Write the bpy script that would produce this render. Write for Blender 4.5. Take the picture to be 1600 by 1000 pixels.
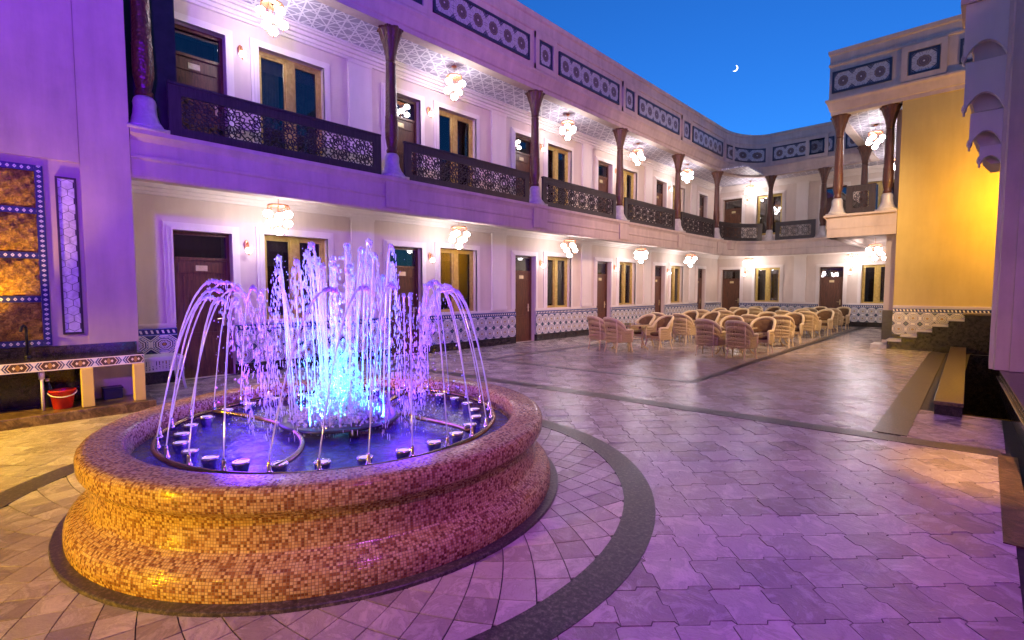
import bpy, math, random
from mathutils import Vector, Matrix
random.seed(7)
PI = math.pi
R_ = math.radians
for o in list(bpy.data.objects):
    bpy.data.objects.remove(o)
S = bpy.context.scene
COL = S.collection

# ------------------------------------------------------------------ camera
cam = bpy.data.cameras.new('camera')
cam.sensor_width = 36.0
cam.lens = 770 / 1600 * 36.0
cam.clip_start = 0.05
cam.clip_end = 3000
camo = bpy.data.objects.new('camera', cam)
COL.objects.link(camo)
camo.location = (0, 0, 1.55)
camo.rotation_euler = (R_(90) - math.atan(47 / 770), 0, math.atan(743 / math.hypot(770, 47)))
S.camera = camo

# ------------------------------------------------------------------ world (blue hour)
w = bpy.data.worlds.new('World')
S.world = w
w.use_nodes = True
nt = w.node_tree
bg = nt.nodes['Background']
sky = nt.nodes.new('ShaderNodeTexSky')
sky.sky_type = 'NISHITA'
sky.sun_disc = False
sky.sun_elevation = R_(5)
sky.sun_rotation = R_(-20)
sky.air_density = 1.0
sky.dust_density = 0.0
sky.ozone_density = 5.0
tint = nt.nodes.new('ShaderNodeMixRGB')
tint.blend_type = 'MULTIPLY'
tint.inputs[0].default_value = 1.0
tint.inputs[2].default_value = (0.50, 0.98, 1.55, 1)
nt.links.new(sky.outputs[0], tint.inputs[1])
nt.links.new(tint.outputs[0], bg.inputs[0])
bg.inputs[1].default_value = 0.14
# the sun itself has set: there is no sun lamp
S.view_settings.view_transform = 'Standard'
S.view_settings.look = 'None'
S.view_settings.exposure = 0.4
S.view_settings.gamma = 1.0
S.view_settings.use_curve_mapping = False

# ------------------------------------------------------------------ helpers
class MB:
    def __init__(s):
        s.v = []; s.f = []; s.uv = []; s.m = []; s.cm = 0
    def face(s, idx, uv=None):
        s.f.append(tuple(idx)); s.uv.append(uv); s.m.append(s.cm)
    def quad(s, a, b, c, d, uv=None):
        n = len(s.v); s.v += [a, b, c, d]; s.face((n, n+1, n+2, n+3), uv)
    def box(s, x0, x1, y0, y1, z0, z1):
        n = len(s.v)
        s.v += [(x0,y0,z0),(x1,y0,z0),(x1,y1,z0),(x0,y1,z0),(x0,y0,z1),(x1,y0,z1),(x1,y1,z1),(x0,y1,z1)]
        for q in ((0,3,2,1),(4,5,6,7),(0,1,5,4),(1,2,6,5),(2,3,7,6),(3,0,4,7)):
            s.face([n+i for i in q])
        return s
    def bar(s, p, q, w, h, up=(0,0,1)):
        p = Vector(p); q = Vector(q); d = (q-p).normalized(); u = Vector(up)
        a = d.cross(u)
        if a.length < 1e-5: a = d.cross(Vector((1,0,0)))
        a.normalize(); b = a.cross(d)
        n = len(s.v)
        for c in (p, q):
            for i, j in ((-1,-1),(1,-1),(1,1),(-1,1)):
                s.v.append(tuple(c + a*(i*w/2) + b*(j*h/2)))
        for k in range(4):
            s.face((n+k, n+(k+1)%4, n+4+(k+1)%4, n+4+k))
        s.face((n+3,n+2,n+1,n)); s.face((n+4,n+5,n+6,n+7))
        return s
    def tube(s, pts, r, n=8, closed=False, cap=True):
        pts = [Vector(p) for p in pts]; L = len(pts)
        rr = r if isinstance(r, (list, tuple)) else [r]*L
        base = len(s.v); prev = None
        for i, p in enumerate(pts):
            if closed: d = pts[(i+1) % L] - pts[i-1]
            else: d = pts[min(i+1, L-1)] - pts[max(i-1, 0)]
            if d.length < 1e-9: d = Vector((0,0,1))
            d.normalize()
            if prev is None:
                a = d.cross(Vector((0,0,1)))
                if a.length < 1e-3: a = d.cross(Vector((1,0,0)))
            else:
                a = prev - d*prev.dot(d)
                if a.length < 1e-6: a = d.cross(Vector((1,0,0)))
            a.normalize(); prev = a; b = d.cross(a)
            for k in range(n):
                t = 2*PI*k/n
                s.v.append(tuple(p + a*(rr[i]*math.cos(t)) + b*(rr[i]*math.sin(t))))
        for i in range(L if closed else L-1):
            j = (i+1) % L
            for k in range(n):
                s.face((base+i*n+k, base+i*n+(k+1)%n, base+j*n+(k+1)%n, base+j*n+k))
        if cap and not closed:
            s.face([base+k for k in range(n)][::-1]); s.face([base+(L-1)*n+k for k in range(n)])
        return s
    def lathe(s, prof, n=24, c=(0,0), rad=None, uvm=None, cap=True):
        base = len(s.v); L = len(prof); vl = [0]
        for i in range(1, L):
            vl.append(vl[-1] + math.hypot(prof[i][0]-prof[i-1][0], prof[i][1]-prof[i-1][1]))
        for i, (r, z) in enumerate(prof):
            for k in range(n):
                t = 2*PI*k/n
                q = r if rad is None else rad(r, z, t)
                s.v.append((c[0]+q*math.cos(t), c[1]+q*math.sin(t), z))
        for i in range(L-1):
            for k in range(n):
                k2 = (k+1) % n
                uv = None
                if uvm:
                    u0 = 2*PI*k/n*uvm; u1 = 2*PI*(k+1)/n*uvm
                    uv = ((u0, vl[i]), (u1, vl[i]), (u1, vl[i+1]), (u0, vl[i+1]))
                s.face((base+i*n+k, base+i*n+k2, base+(i+1)*n+k2, base+(i+1)*n+k), uv)
        if cap:
            if prof[0][0] > 1e-6: s.face([base+k for k in range(n)][::-1])
            if prof[-1][0] > 1e-6: s.face([base+(L-1)*n+k for k in range(n)])
        return s
    def ball(s, c, r, n=8, m=5, sq=(1,1,1)):
        base = len(s.v)
        s.v.append((c[0], c[1], c[2]-r*sq[2]))
        for i in range(1, m):
            ph = -PI/2 + PI*i/m
            for k in range(n):
                t = 2*PI*k/n
                s.v.append((c[0]+r*sq[0]*math.cos(ph)*math.cos(t), c[1]+r*sq[1]*math.cos(ph)*math.sin(t), c[2]+r*sq[2]*math.sin(ph)))
        s.v.append((c[0], c[1], c[2]+r*sq[2])); top = len(s.v)-1
        for k in range(n):
            s.face((base, base+1+(k+1)%n, base+1+k))
            s.face((top, base+1+(m-2)*n+k, base+1+(m-2)*n+(k+1)%n))
            for i in range(m-2):
                s.face((base+1+i*n+k, base+1+i*n+(k+1)%n, base+1+(i+1)*n+(k+1)%n, base+1+(i+1)*n+k))
        return s
    def prism(s, poly, z0, z1, bottom=False):
        n = len(s.v); L = len(poly)
        for x, y in poly: s.v.append((x, y, z1))
        for x, y in poly: s.v.append((x, y, z0))
        s.face(range(n, n+L))
        for i in range(L):
            j = (i+1) % L
            s.face((n+i, n+L+i, n+L+j, n+j))
        if bottom: s.face(list(range(n+L, n+2*L))[::-1])
        return s
    def mesh(s, name, mat, smooth=False, fix=False):
        me = bpy.data.meshes.new(name)
        me.from_pydata(s.v, [], s.f)
        mats = mat if isinstance(mat, (list, tuple)) else [mat]
        for m in mats: me.materials.append(m)
        if len(mats) > 1: me.polygons.foreach_set('material_index', s.m)
        if any(u is not None for u in s.uv):
            ul = me.uv_layers.new(name='UVMap'); i = 0
            data = [0.0]*(2*len(me.loops))
            for f, u in zip(s.f, s.uv):
                for k in range(len(f)):
                    if u is not None:
                        data[2*i] = u[k][0]; data[2*i+1] = u[k][1]
                    i += 1
            ul.data.foreach_set('uv', data)
        if smooth: me.polygons.foreach_set('use_smooth', [True]*len(me.polygons))
        me.update()
        if fix:
            import bmesh
            bm = bmesh.new(); bm.from_mesh(me); bmesh.ops.recalc_face_normals(bm, faces=bm.faces); bm.to_mesh(me); bm.free()
        return me

def put(name, me, parent=None, loc=(0,0,0), rot=(0,0,0), scale=(1,1,1)):
    o = bpy.data.objects.new(name, me); COL.objects.link(o)
    o.location = loc; o.rotation_euler = rot; o.scale = scale
    if parent is not None: o.parent = parent
    return o
def part(name, mb, mat, parent, smooth=False, loc=(0,0,0), rot=(0,0,0), fix=False):
    return put(name, mb.mesh(name, mat, smooth, fix), parent, loc, rot)
def tag(o, label, cat, group=None):
    o['label'] = label; o['category'] = cat
    if group: o['group'] = group
    return o
def thing(name, label, cat, loc=(0,0,0), rz=0, group=None):
    return tag(put(name, None, None, loc, (0,0,rz)), label, cat, group)
def struct(o):
    o['kind'] = 'structure'; return o
def stuff(o):
    o['kind'] = 'stuff'; return o
def lamp(kind, loc, energy, color, parent=None, radius=0.05, rot=(0,0,0), spot=None, blend=0.5):
    l = bpy.data.lights.new('lamp_light', kind)
    l.energy = energy; l.color = color
    if kind in ('POINT', 'SPOT'): l.shadow_soft_size = radius
    if kind == 'SPOT': l.spot_size = R_(spot); l.spot_blend = blend
    o = bpy.data.objects.new('lamp_light', l); COL.objects.link(o)
    o.location = loc; o.rotation_euler = rot
    if parent is not None: o.parent = parent
    return o
def aim(loc, tgt):
    return (Vector(tgt)-Vector(loc)).to_track_quat('-Z', 'Y').to_euler()
def bev(o, wd, seg=2):
    m = o.modifiers.new('bevel', 'BEVEL'); m.width = wd; m.segments = seg; m.limit_method = 'ANGLE'; m.angle_limit = R_(40)
    return o

# ------------------------------------------------------------------ materials
class NM:
    """tiny node helper"""
    def __init__(s, name):
        s.mat = bpy.data.materials.new(name); s.mat.use_nodes = True
        s.t = s.mat.node_tree; s.n = s.t.nodes; s.l = s.t.links
        s.b = s.n['Principled BSDF']; s.out = s.n['Material Output']
    def new(s, ty, **kw):
        nd = s.n.new('ShaderNode'+ty)
        for k, v in kw.items(): setattr(nd, k, v)
        return nd
    def put(s, sock, v):
        if hasattr(v, 'is_output') or isinstance(v, bpy.types.NodeSocket): s.l.new(v, sock)
        else: sock.default_value = v
    def math(s, op, a, b=0.0, c=0.0, clamp=False):
        nd = s.new('Math', operation=op); nd.use_clamp = clamp
        s.put(nd.inputs[0], a); s.put(nd.inputs[1], b); s.put(nd.inputs[2], c)
        return nd.outputs[0]
    def mix(s, f, a, b, blend='MIX'):
        nd = s.new('MixRGB', blend_type=blend)
        s.put(nd.inputs[0], f); s.put(nd.inputs[1], a); s.put(nd.inputs[2], b)
        return nd.outputs[0]
    def ramp(s, f, stops, const=False):
        nd = s.new('ValToRGB'); cr = nd.color_ramp
        if const: cr.interpolation = 'CONSTANT'
        while len(cr.elements) < len(stops): cr.elements.new(0.5)
        for e, (p, c) in zip(cr.elements, stops):
            e.position = p; e.color = c if len(c) == 4 else (*c, 1)
        s.put(nd.inputs[0], f); return nd.outputs[0]
    def coord(s, kind='Object', scale=None):
        c = s.new('TexCoord').outputs[kind]
        if kind == 'Object' and False: pass
        if scale is not None:
            mp = s.new('Mapping'); mp.inputs['Scale'].default_value = scale if hasattr(scale, '__len__') else (scale,)*3
            s.l.new(c, mp.inputs['Vector']); c = mp.outputs[0]
        return c
    def world(s):
        return s.new('NewGeometry').outputs['Position']
    def noise(s, vec, scale, detail=4, rough=0.6, dist=0.0, col=False):
        nd = s.new('TexNoise'); s.l.new(vec, nd.inputs['Vector'])
        nd.inputs['Scale'].default_value = scale; nd.inputs['Detail'].default_value = detail
        nd.inputs['Roughness'].default_value = rough; nd.inputs['Distortion'].default_value = dist
        return nd.outputs['Color' if col else 'Fac']
    def bump(s, h, strength=0.2, dist=0.02):
        nd = s.new('Bump'); nd.inputs['Strength'].default_value = strength; nd.inputs['Distance'].default_value = dist
        s.l.new(h, nd.inputs['Height']); s.l.new(nd.outputs[0], s.b.inputs['Normal']); return nd.outputs[0]
    def set(s, **kw):
        for k, v in kw.items():
            k = {'base': 'Base Color', 'rough': 'Roughness', 'metal': 'Metallic', 'spec': 'Specular IOR Level', 'trans': 'Transmission Weight', 'ecol': 'Emission Color', 'estr': 'Emission Strength', 'coat': 'Coat Weight', 'alpha': 'Alpha', 'ior': 'IOR', 'sss': 'Subsurface Weight'}[k]
            if isinstance(v, tuple) and len(v) == 3: v = (*v, 1)
            s.put(s.b.inputs[k], v)
        return s
M = {}
def plaster(name, c1, c2, rough=0.75, bs=0.12):
    a = NM(name); p = a.world()
    n1 = a.noise(p, 1.3, 5, 0.65); n2 = a.noise(p, 40, 3)
    mp = a.new('Mapping'); mp.inputs['Scale'].default_value = (2.5, 2.5, 0.35); a.l.new(p, mp.inputs[0])
    n3 = a.noise(mp.outputs[0], 2.2, 4)
    n5 = a.noise(p, 0.45, 4, 0.6)
    f = a.math('ADD', a.math('MULTIPLY', n1, 0.4), a.math('ADD', a.math('MULTIPLY', n3, 0.35), a.math('MULTIPLY', n5, 0.25)))
    a.set(base=a.ramp(f, [(0.32, c2), (0.62, c1)]), rough=rough)
    a.bump(a.math('ADD', a.math('MULTIPLY', n2, 0.5), n1), bs, 0.01)
    M[name] = a.mat; return a
plaster('plaster', (0.66, 0.55, 0.45), (0.54, 0.44, 0.36))
plaster('plaster_trim', (0.74, 0.66, 0.58), (0.64, 0.56, 0.49), 0.6, 0.06)
plaster('stucco_facade', (0.62, 0.50, 0.42), (0.40, 0.31, 0.27))
plaster('stucco_amber_tint', (0.64, 0.49, 0.15), (0.52, 0.38, 0.10), 0.65)  # amber lamplight on the stair block put into this ochre base

a = NM('granite_black'); p = a.world()
n = a.noise(p, 90, 3, 0.8); n2 = a.noise(p, 14, 3)
a.set(base=a.ramp(a.math('MULTIPLY', n, a.math('ADD', n2, 0.5)), [(0.42, (0.012,0.010,0.010)), (0.66, (0.055,0.042,0.04))]), rough=a.math('ADD', a.math('MULTIPLY', n2, 0.15), 0.08))
M['granite_black'] = a.mat
a = NM('granite_band'); p = a.world()
n = a.noise(p, 42, 4, 0.75); n2 = a.noise(p, 3, 3)
a.set(base=a.mix(a.math('MULTIPLY', n2, 0.5), a.ramp(n, [(0.40, (0.018,0.016,0.015)), (0.52, (0.07,0.055,0.05)), (0.66, (0.22,0.18,0.15))]), (0.07,0.055,0.045,1)), rough=a.math('ADD', a.math('MULTIPLY', n, 0.3), 0.22))
a.bump(n, 0.15, 0.004)
M['granite_band'] = a.mat
a = NM('granite_brown'); p = a.world(); n = a.noise(p, 30, 4, 0.75)
a.set(base=a.ramp(n, [(0.38, (0.03,0.018,0.012)), (0.66, (0.13,0.085,0.055))]), rough=0.3); M['granite_brown'] = a.mat
a = NM('kerb_marble'); p = a.world()
n = a.noise(p, 7, 6, 0.8, 1.0)
a.set(base=a.ramp(n, [(0.35, (0.035,0.022,0.012)), (0.5, (0.12,0.07,0.035)), (0.66, (0.3,0.2,0.10))]), rough=0.28); a.bump(n, 0.3, 0.02)
M['kerb_marble'] = a.mat

def wood(name, c1, c2, rough=0.38, carve=False):
    a = NM(name); p = a.coord('Object')
    mp = a.new('Mapping'); mp.inputs['Scale'].default_value = (14, 14, 1.1); a.l.new(p, mp.inputs[0])
    n = a.noise(mp.outputs[0], 2.2, 5, 0.65, 0.8)
    a.set(base=a.ramp(n, [(0.3, c2), (0.68, c1)]), rough=a.math('ADD', a.math('MULTIPLY', n, 0.25), rough-0.12))
    if carve:
        v = a.new('TexVoronoi', feature='F1'); a.l.new(p, v.inputs['Vector']); v.inputs['Scale'].default_value = 26
        a.bump(v.outputs['Distance'], 0.7, 0.012)
    else: a.bump(n, 0.12, 0.005)
    M[name] = a.mat
wood('wood_door', (0.16, 0.062, 0.026), (0.05, 0.018, 0.008))
wood('wood_column', (0.15, 0.05, 0.025), (0.045, 0.015, 0.009), 0.34, True)
wood('wood_rail', (0.055, 0.040, 0.038), (0.022, 0.016, 0.016), 0.42)
a = NM('olive_frame'); p = a.coord('Object'); n = a.noise(p, 12, 3)
a.set(base=a.ramp(n, [(0.3, (0.40,0.27,0.055)), (0.7, (0.58,0.42,0.12))]), rough=0.34, metal=0.25); M['olive_frame'] = a.mat
a = NM('glass_pane')
tr = a.new('BsdfTransparent'); tr.inputs[0].default_value = (0.55,0.56,0.55,1)
gl = a.new('BsdfGlossy'); gl.inputs['Roughness'].default_value = 0.02
nn = a.noise(a.coord('Object'), 1.4, 2); bp = a.new('Bump'); bp.inputs['Strength'].default_value = 0.04; bp.inputs['Distance'].default_value = 0.02; a.l.new(nn, bp.inputs['Height']); a.l.new(bp.outputs[0], gl.inputs['Normal'])
fr = a.new('Fresnel'); fr.inputs[0].default_value = 1.55
mx = a.new('MixShader'); a.l.new(a.math('ADD', a.math('MULTIPLY', fr.outputs[0], 1.3), 0.06, clamp=True), mx.inputs[0])
a.l.new(tr.outputs[0], mx.inputs[1]); a.l.new(gl.outputs[0], mx.inputs[2]); a.l.new(mx.outputs[0], a.out.inputs[0])
M['glass_pane'] = a.mat
def cloth(name, c1, c2):
    a = NM(name); p = a.coord('Object'); n = a.noise(p, 6, 4); a.set(base=a.ramp(n, [(0.3, c2), (0.7, c1)]), rough=0.9); M[name] = a.mat
cloth('curtain', (0.46, 0.33, 0.17), (0.30, 0.20, 0.10))
cloth('valance', (0.55, 0.40, 0.26), (0.45, 0.30, 0.19))
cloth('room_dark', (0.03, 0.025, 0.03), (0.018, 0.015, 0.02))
cloth('cushion', (0.20, 0.105, 0.035), (0.11, 0.055, 0.02))

# glazed tile with an eight-fold medallion (UV 0..1 per tile)
def rosette(a, uv, n=8):
    sp = a.new('SeparateXYZ'); a.l.new(uv, sp.inputs[0])
    x = a.math('SUBTRACT', a.math('FRACT', sp.outputs[0]), 0.5); y = a.math('SUBTRACT', a.math('FRACT', sp.outputs[1]), 0.5)
    ax = a.math('ABSOLUTE', x); ay = a.math('ABSOLUTE', y)
    r = a.math('SQRT', a.math('ADD', a.math('MULTIPLY', x, x), a.math('MULTIPLY', y, y)))
    th = a.math('ARCTAN2', y, x)
    oct_ = a.math('MAXIMUM', a.math('MAXIMUM', ax, ay), a.math('MULTIPLY', a.math('ADD', ax, ay), 0.7071))
    pet = a.math('COSINE', a.math('MULTIPLY', th, n))
    pet2 = a.math('COSINE', a.math('MULTIPLY', th, 2*n))
    return x, y, ax, ay, r, th, oct_, pet, pet2
CREAM = (0.80, 0.75, 0.66); NAVY = (0.018, 0.025, 0.10); BROWN = (0.07, 0.040, 0.028); AMBER = (0.50, 0.26, 0.03); GREEN = (0.05, 0.13, 0.09); BLUE = (0.09, 0.13, 0.36)
a = NM('dado_glaze'); uv = a.coord('UV')
x, y, ax, ay, r, th, oc, pet, pet2 = rosette(a, uv)
d = a.math('ADD', a.math('ADD', a.math('MULTIPLY', oc, 0.5), a.math('MULTIPLY', r, 0.5)), a.math('MULTIPLY', pet, 0.008))
c = a.ramp(d, [(0.0, AMBER), (0.06, BROWN), (0.10, CREAM), (0.20, BROWN), (0.245, CREAM), (0.30, NAVY), (0.345, CREAM), (0.395, NAVY), (0.415, CREAM)], True)
petm = a.math('MULTIPLY', a.math('GREATER_THAN', pet2, 0.35), a.math('MULTIPLY', a.math('GREATER_THAN', r, 0.12), a.math('LESS_THAN', r, 0.185)))
c = a.mix(petm, c, (*NAVY, 1))
chk = a.math('MULTIPLY', a.math('GREATER_THAN', pet2, 0.0), a.math('MULTIPLY', a.math('GREATER_THAN', d, 0.375), a.math('LESS_THAN', d, 0.42)))
c = a.mix(chk, c, (*BLUE, 1))
# corner diamonds
cx_ = a.math('SUBTRACT', 0.5, ax); cy_ = a.math('SUBTRACT', 0.5, ay); dd = a.math('ADD', cx_, cy_)
c = a.mix(a.math('LESS_THAN', dd, 0.36), c, a.ramp(dd, [(0.0, GREEN), (0.10, NAVY), (0.25, CREAM), (0.31, NAVY)], True))
wn = a.noise(a.world(), 5, 3)
a.set(base=a.mix(a.math('MULTIPLY', wn, 0.15), c, (0.25,0.22,0.22,1)), rough=0.22); M['dado_glaze'] = a.mat

a = NM('border_glaze'); uv = a.coord('UV')
sp = a.new('SeparateXYZ'); a.l.new(uv, sp.inputs[0])
u = a.math('FRACT', a.math('ADD', sp.outputs[0], a.math('MULTIPLY', sp.outputs[1], 0.5)))
v = a.math('ABSOLUTE', a.math('SUBTRACT', sp.outputs[1], 0.5))
c = a.mix(a.math('MULTIPLY', a.math('LESS_THAN', a.math('ABSOLUTE', a.math('SUBTRACT', u, 0.5)), 0.2), a.math('LESS_THAN', v, 0.22)), (*NAVY, 1), (*CREAM, 1))
c = a.mix(a.math('GREATER_THAN', v, 0.36), c, (*BLUE, 1))
c = a.mix(a.math('GREATER_THAN', v, 0.46), c, (*CREAM, 1))
a.set(base=c, rough=0.25); M['border_glaze'] = a.mat

a = NM('frieze_glaze'); uv = a.coord('UV')
x, y, ax, ay, r, th, oc, pet, pet2 = rosette(a, uv, 10)
d = a.math('ADD', r, a.math('MULTIPLY', pet, 0.012))
PALE = (0.46, 0.43, 0.42); DK = (0.05, 0.042, 0.06); TAUPE = (0.16, 0.10, 0.08)
c = a.ramp(d, [(0.0, (0.8,0.78,0.7)), (0.03, TAUPE), (0.09, DK), (0.115, TAUPE), (0.175, DK), (0.20, TAUPE), (0.275, DK), (0.295, PALE), (0.345, (0.30,0.31,0.38)), (0.36, PALE)], True)
petm = a.math('MULTIPLY', a.math('GREATER_THAN', pet2, 0.2), a.math('MULTIPLY', a.math('GREATER_THAN', r, 0.21), a.math('LESS_THAN', r, 0.262)))
c = a.mix(petm, c, (0.25,0.17,0.12,1))
cx_ = a.math('SUBTRACT', 0.5, ax); cy_ = a.math('SUBTRACT', 0.5, ay)
dd = a.math('ADD', cx_, a.math('MULTIPLY', cy_, 1.0))
c = a.mix(a.math('LESS_THAN', dd, 0.22), c, a.ramp(dd, [(0.0, DK), (0.10, (0.2,0.2,0.26)), (0.15, DK)], True))
tri = a.math('MULTIPLY', a.math('LESS_THAN', a.math('ABSOLUTE', a.math('SUBTRACT', a.math('ABSOLUTE', a.math('SINE', a.math('MULTIPLY', th, 5))), 0.5)), 0.12), a.math('GREATER_THAN', r, 0.365))
c = a.mix(a.math('MULTIPLY', tri, 0.6), c, (*DK, 1))
a.set(base=c, rough=0.3); M['frieze_glaze'] = a.mat
a = NM('navy_glaze'); n = a.noise(a.world(), 30, 2); a.set(base=a.ramp(n, [(0.35, (0.020,0.020,0.038)), (0.7, (0.042,0.042,0.072))]), rough=0.3); M['navy_glaze'] = a.mat

# navy tile border with a chain of pale lozenges
a = NM('lozenge_glaze'); uv = a.coord('UV'); sp = a.new('SeparateXYZ'); a.l.new(uv, sp.inputs[0])
u = a.math('ABSOLUTE', a.math('SUBTRACT', a.math('FRACT', sp.outputs[0]), 0.5)); v = a.math('ABSOLUTE', a.math('SUBTRACT', sp.outputs[1], 0.5))
dd = a.math('ADD', u, a.math('MULTIPLY', v, 1.0))
c = a.mix(a.math('LESS_THAN', dd, 0.30), (0.03,0.035,0.13,1), (0.62,0.6,0.62,1)); c = a.mix(a.math('LESS_THAN', dd, 0.1), c, (0.05,0.06,0.2,1))
a.set(base=c, rough=0.25); M['lozenge_glaze'] = a.mat
# counter edge: chain of long hexagons and stars
a = NM('counter_glaze'); uv = a.coord('UV'); sp = a.new('SeparateXYZ'); a.l.new(uv, sp.inputs[0])
fu = a.math('FRACT', sp.outputs[0]); u = a.math('ABSOLUTE', a.math('SUBTRACT', fu, 0.5)); v = a.math('ABSOLUTE', a.math('SUBTRACT', sp.outputs[1], 0.5))
hexd = a.math('ADD', a.math('MULTIPLY', u, 1.0), a.math('MULTIPLY', v, 0.28))
c = a.ramp(hexd, [(0.0, (0.30,0.17,0.05)), (0.10, (0.08,0.045,0.03)), (0.30, (0.65,0.5,0.4)), (0.335, (0.05,0.04,0.12)), (0.40, (0.6,0.55,0.6)), (0.43, (0.06,0.07,0.22)), (0.49, (0.6,0.58,0.7))], True)
dot = a.math('ADD', a.math('MULTIPLY', a.math('ABSOLUTE', a.math('SUBTRACT', u, 0.12)), 3.2), v)
c = a.mix(a.math('LESS_THAN', dot, 0.17), c, (0.7,0.6,0.4,1))
c = a.mix(a.math('GREATER_THAN', v, 0.40), c, (0.72,0.66,0.6,1))
a.set(base=c, rough=0.25); M['counter_glaze'] = a.mat

# girih ceiling: five families of raised lines
a = NM('girih_ceiling'); p = a.world(); sp = a.new('SeparateXYZ'); a.l.new(p, sp.inputs[0])
tot = None
for k in range(5):
    t = k*PI/5 + 0.1
    q = a.math('ADD', a.math('MULTIPLY', sp.outputs[0], math.cos(t)/0.25), a.math('ADD', a.math('MULTIPLY', sp.outputs[1], math.sin(t)/0.25), 0.2+0.13*k))
    dd = a.math('ABSOLUTE', a.math('SUBTRACT', a.math('FRACT', q), 0.5))
    l1 = a.math('LESS_THAN', dd, 0.055)
    tot = l1 if tot is None else a.math('MAXIMUM', tot, l1)
c = a.mix(tot, (0.34,0.31,0.40,1), (0.80,0.76,0.80,1))
n = a.noise(p, 25, 3); c = a.mix(a.math('MULTIPLY', n, 0.3), c, (0.45,0.42,0.5,1))
a.set(base=c, rough=0.55); a.bump(tot, 0.5, 0.012); M['girih_ceiling'] = a.mat

# paving: marble, wet and polished, random tone for each piece
def paving(name, c1, c2, c3, rough):
    a = NM(name); p = a.world()
    oi = a.new('ObjectInfo'); ge = a.new('NewGeometry')
    rnd = a.math('FRACT', a.math('ADD', oi.outputs['Random'], ge.outputs['Random Per Island']))
    n = a.noise(p, 2.6, 6, 0.7, 0.9); n2 = a.noise(p, 11, 5, 0.7, 0.6)
    comb = a.new('CombineXYZ'); a.l.new(a.math('MULTIPLY', rnd, 37.0), comb.inputs[0]); a.l.new(a.math('MULTIPLY', rnd, 11.0), comb.inputs[1])
    va = a.new('VectorMath', operation='ADD'); a.l.new(p, va.inputs[0]); a.l.new(comb.outputs[0], va.inputs[1])
    n3 = a.noise(va.outputs[0], 4.5, 6, 0.75, 1.4)
    vein = a.math('POWER', a.math('SUBTRACT', 1.0, a.math('MULTIPLY', a.math('ABSOLUTE', a.math('SUBTRACT', n3, 0.5)), 2.0)), 14)
    f = a.math('ADD', a.math('MULTIPLY', n3, 0.75), a.math('ADD', a.math('MULTIPLY', rnd, 0.28), a.math('MULTIPLY', n2, 0.15)))
    col = a.ramp(f, [(0.38, c3), (0.58, c2), (0.80, c1)])
    col = a.mix(a.math('MULTIPLY', vein, 0.3), col, (0.14,0.10,0.08,1))
    wet = a.ramp(a.noise(p, 3.4, 5, 0.65, 0.5), [(0.46, (0,0,0)), (0.56, (1,1,1))])
    ro = a.math('ADD', rough, a.math('MULTIPLY', wet, 0.20))
    a.set(base=col, rough=ro)
    hb = a.math('ADD', a.math('MULTIPLY', n2, 0.5), a.math('ADD', n, a.math('MULTIPLY', n3, 0.7)))
    n4 = a.noise(p, 24, 3, 0.6)
    hb = a.math('ADD', hb, a.math('MULTIPLY', n4, 0.22))
    a.bump(hb, 0.40, 0.018)
    M[name] = a.mat
paving('paving', (0.66,0.57,0.51), (0.49,0.415,0.37), (0.29,0.235,0.21), 0.035)
a = NM('grout'); n = a.noise(a.world(), 20, 3); a.set(base=a.ramp(n, [(0.3,(0.022,0.016,0.014)),(0.7,(0.05,0.038,0.032))]), rough=0.7); M['grout'] = a.mat

# glass mosaic on the fountain basin
a = NM('mosaic'); uv = a.coord('UV'); sp = a.new('SeparateXYZ'); a.l.new(uv, sp.inputs[0])
CELL = 0.0155
us = a.math('DIVIDE', sp.outputs[0], CELL); vs = a.math('DIVIDE', sp.outputs[1], CELL)
cm = a.new('CombineXYZ'); a.l.new(a.math('FLOOR', us), cm.inputs[0]); a.l.new(a.math('FLOOR', vs), cm.inputs[1])
wn = a.new('TexWhiteNoise', noise_dimensions='2D'); a.l.new(cm.outputs[0], wn.inputs['Vector'])
fu = a.math('ABSOLUTE', a.math('SUBTRACT', a.math('FRACT', us), 0.5)); fv = a.math('ABSOLUTE', a.math('SUBTRACT', a.math('FRACT', vs), 0.5))
gm = a.math('GREATER_THAN', a.math('MAXIMUM', fu, fv), 0.41)
c = a.ramp(wn.outputs['Value'], [(0.0, (0.20,0.07,0.028)), (0.16, (0.30,0.12,0.045)), (0.34, (0.50,0.28,0.12)), (0.55, (0.60,0.38,0.17)), (0.80, (0.66,0.45,0.23))], True)
c = a.mix(gm, c, (0.22,0.13,0.07,1))
dome = a.math('SUBTRACT', 1.0, a.math('POWER', a.math('MULTIPLY', a.math('MAXIMUM', fu, fv), 2.0), 5.0))
a.set(base=c, rough=a.mix(gm, (0.16,)*3+(1,), (0.7,)*3+(1,)))
a.bump(a.math('ADD', dome, a.math('MULTIPLY', wn.outputs['Value'], 0.25)), 0.5, 0.003)
M['mosaic'] = a.mat

a = NM('steel'); n = a.noise(a.coord('Object'), 15, 3); a.set(base=(0.62,0.60,0.58), metal=1.0, rough=a.math('ADD', a.math('MULTIPLY', n, 0.2), 0.12)); M['steel'] = a.mat
a = NM('bronze_pipe'); n = a.noise(a.world(), 9, 4); a.set(base=a.ramp(n, [(0.3,(0.22,0.14,0.05)),(0.7,(0.45,0.32,0.12))]), metal=0.9, rough=0.25); M['bronze_pipe'] = a.mat
a = NM('black_metal'); n = a.noise(a.world(), 9, 4); a.set(base=a.ramp(n, [(0.3,(0.010,0.010,0.012)),(0.7,(0.022,0.022,0.025))]), rough=0.35); M['black_metal'] = a.mat
a = NM('copper'); n = a.noise(a.coord('Object'), 20, 3); a.set(base=a.ramp(n, [(0.3,(0.45,0.16,0.07)),(0.7,(0.62,0.27,0.14))]), metal=0.8, rough=0.35); M['copper'] = a.mat
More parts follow.
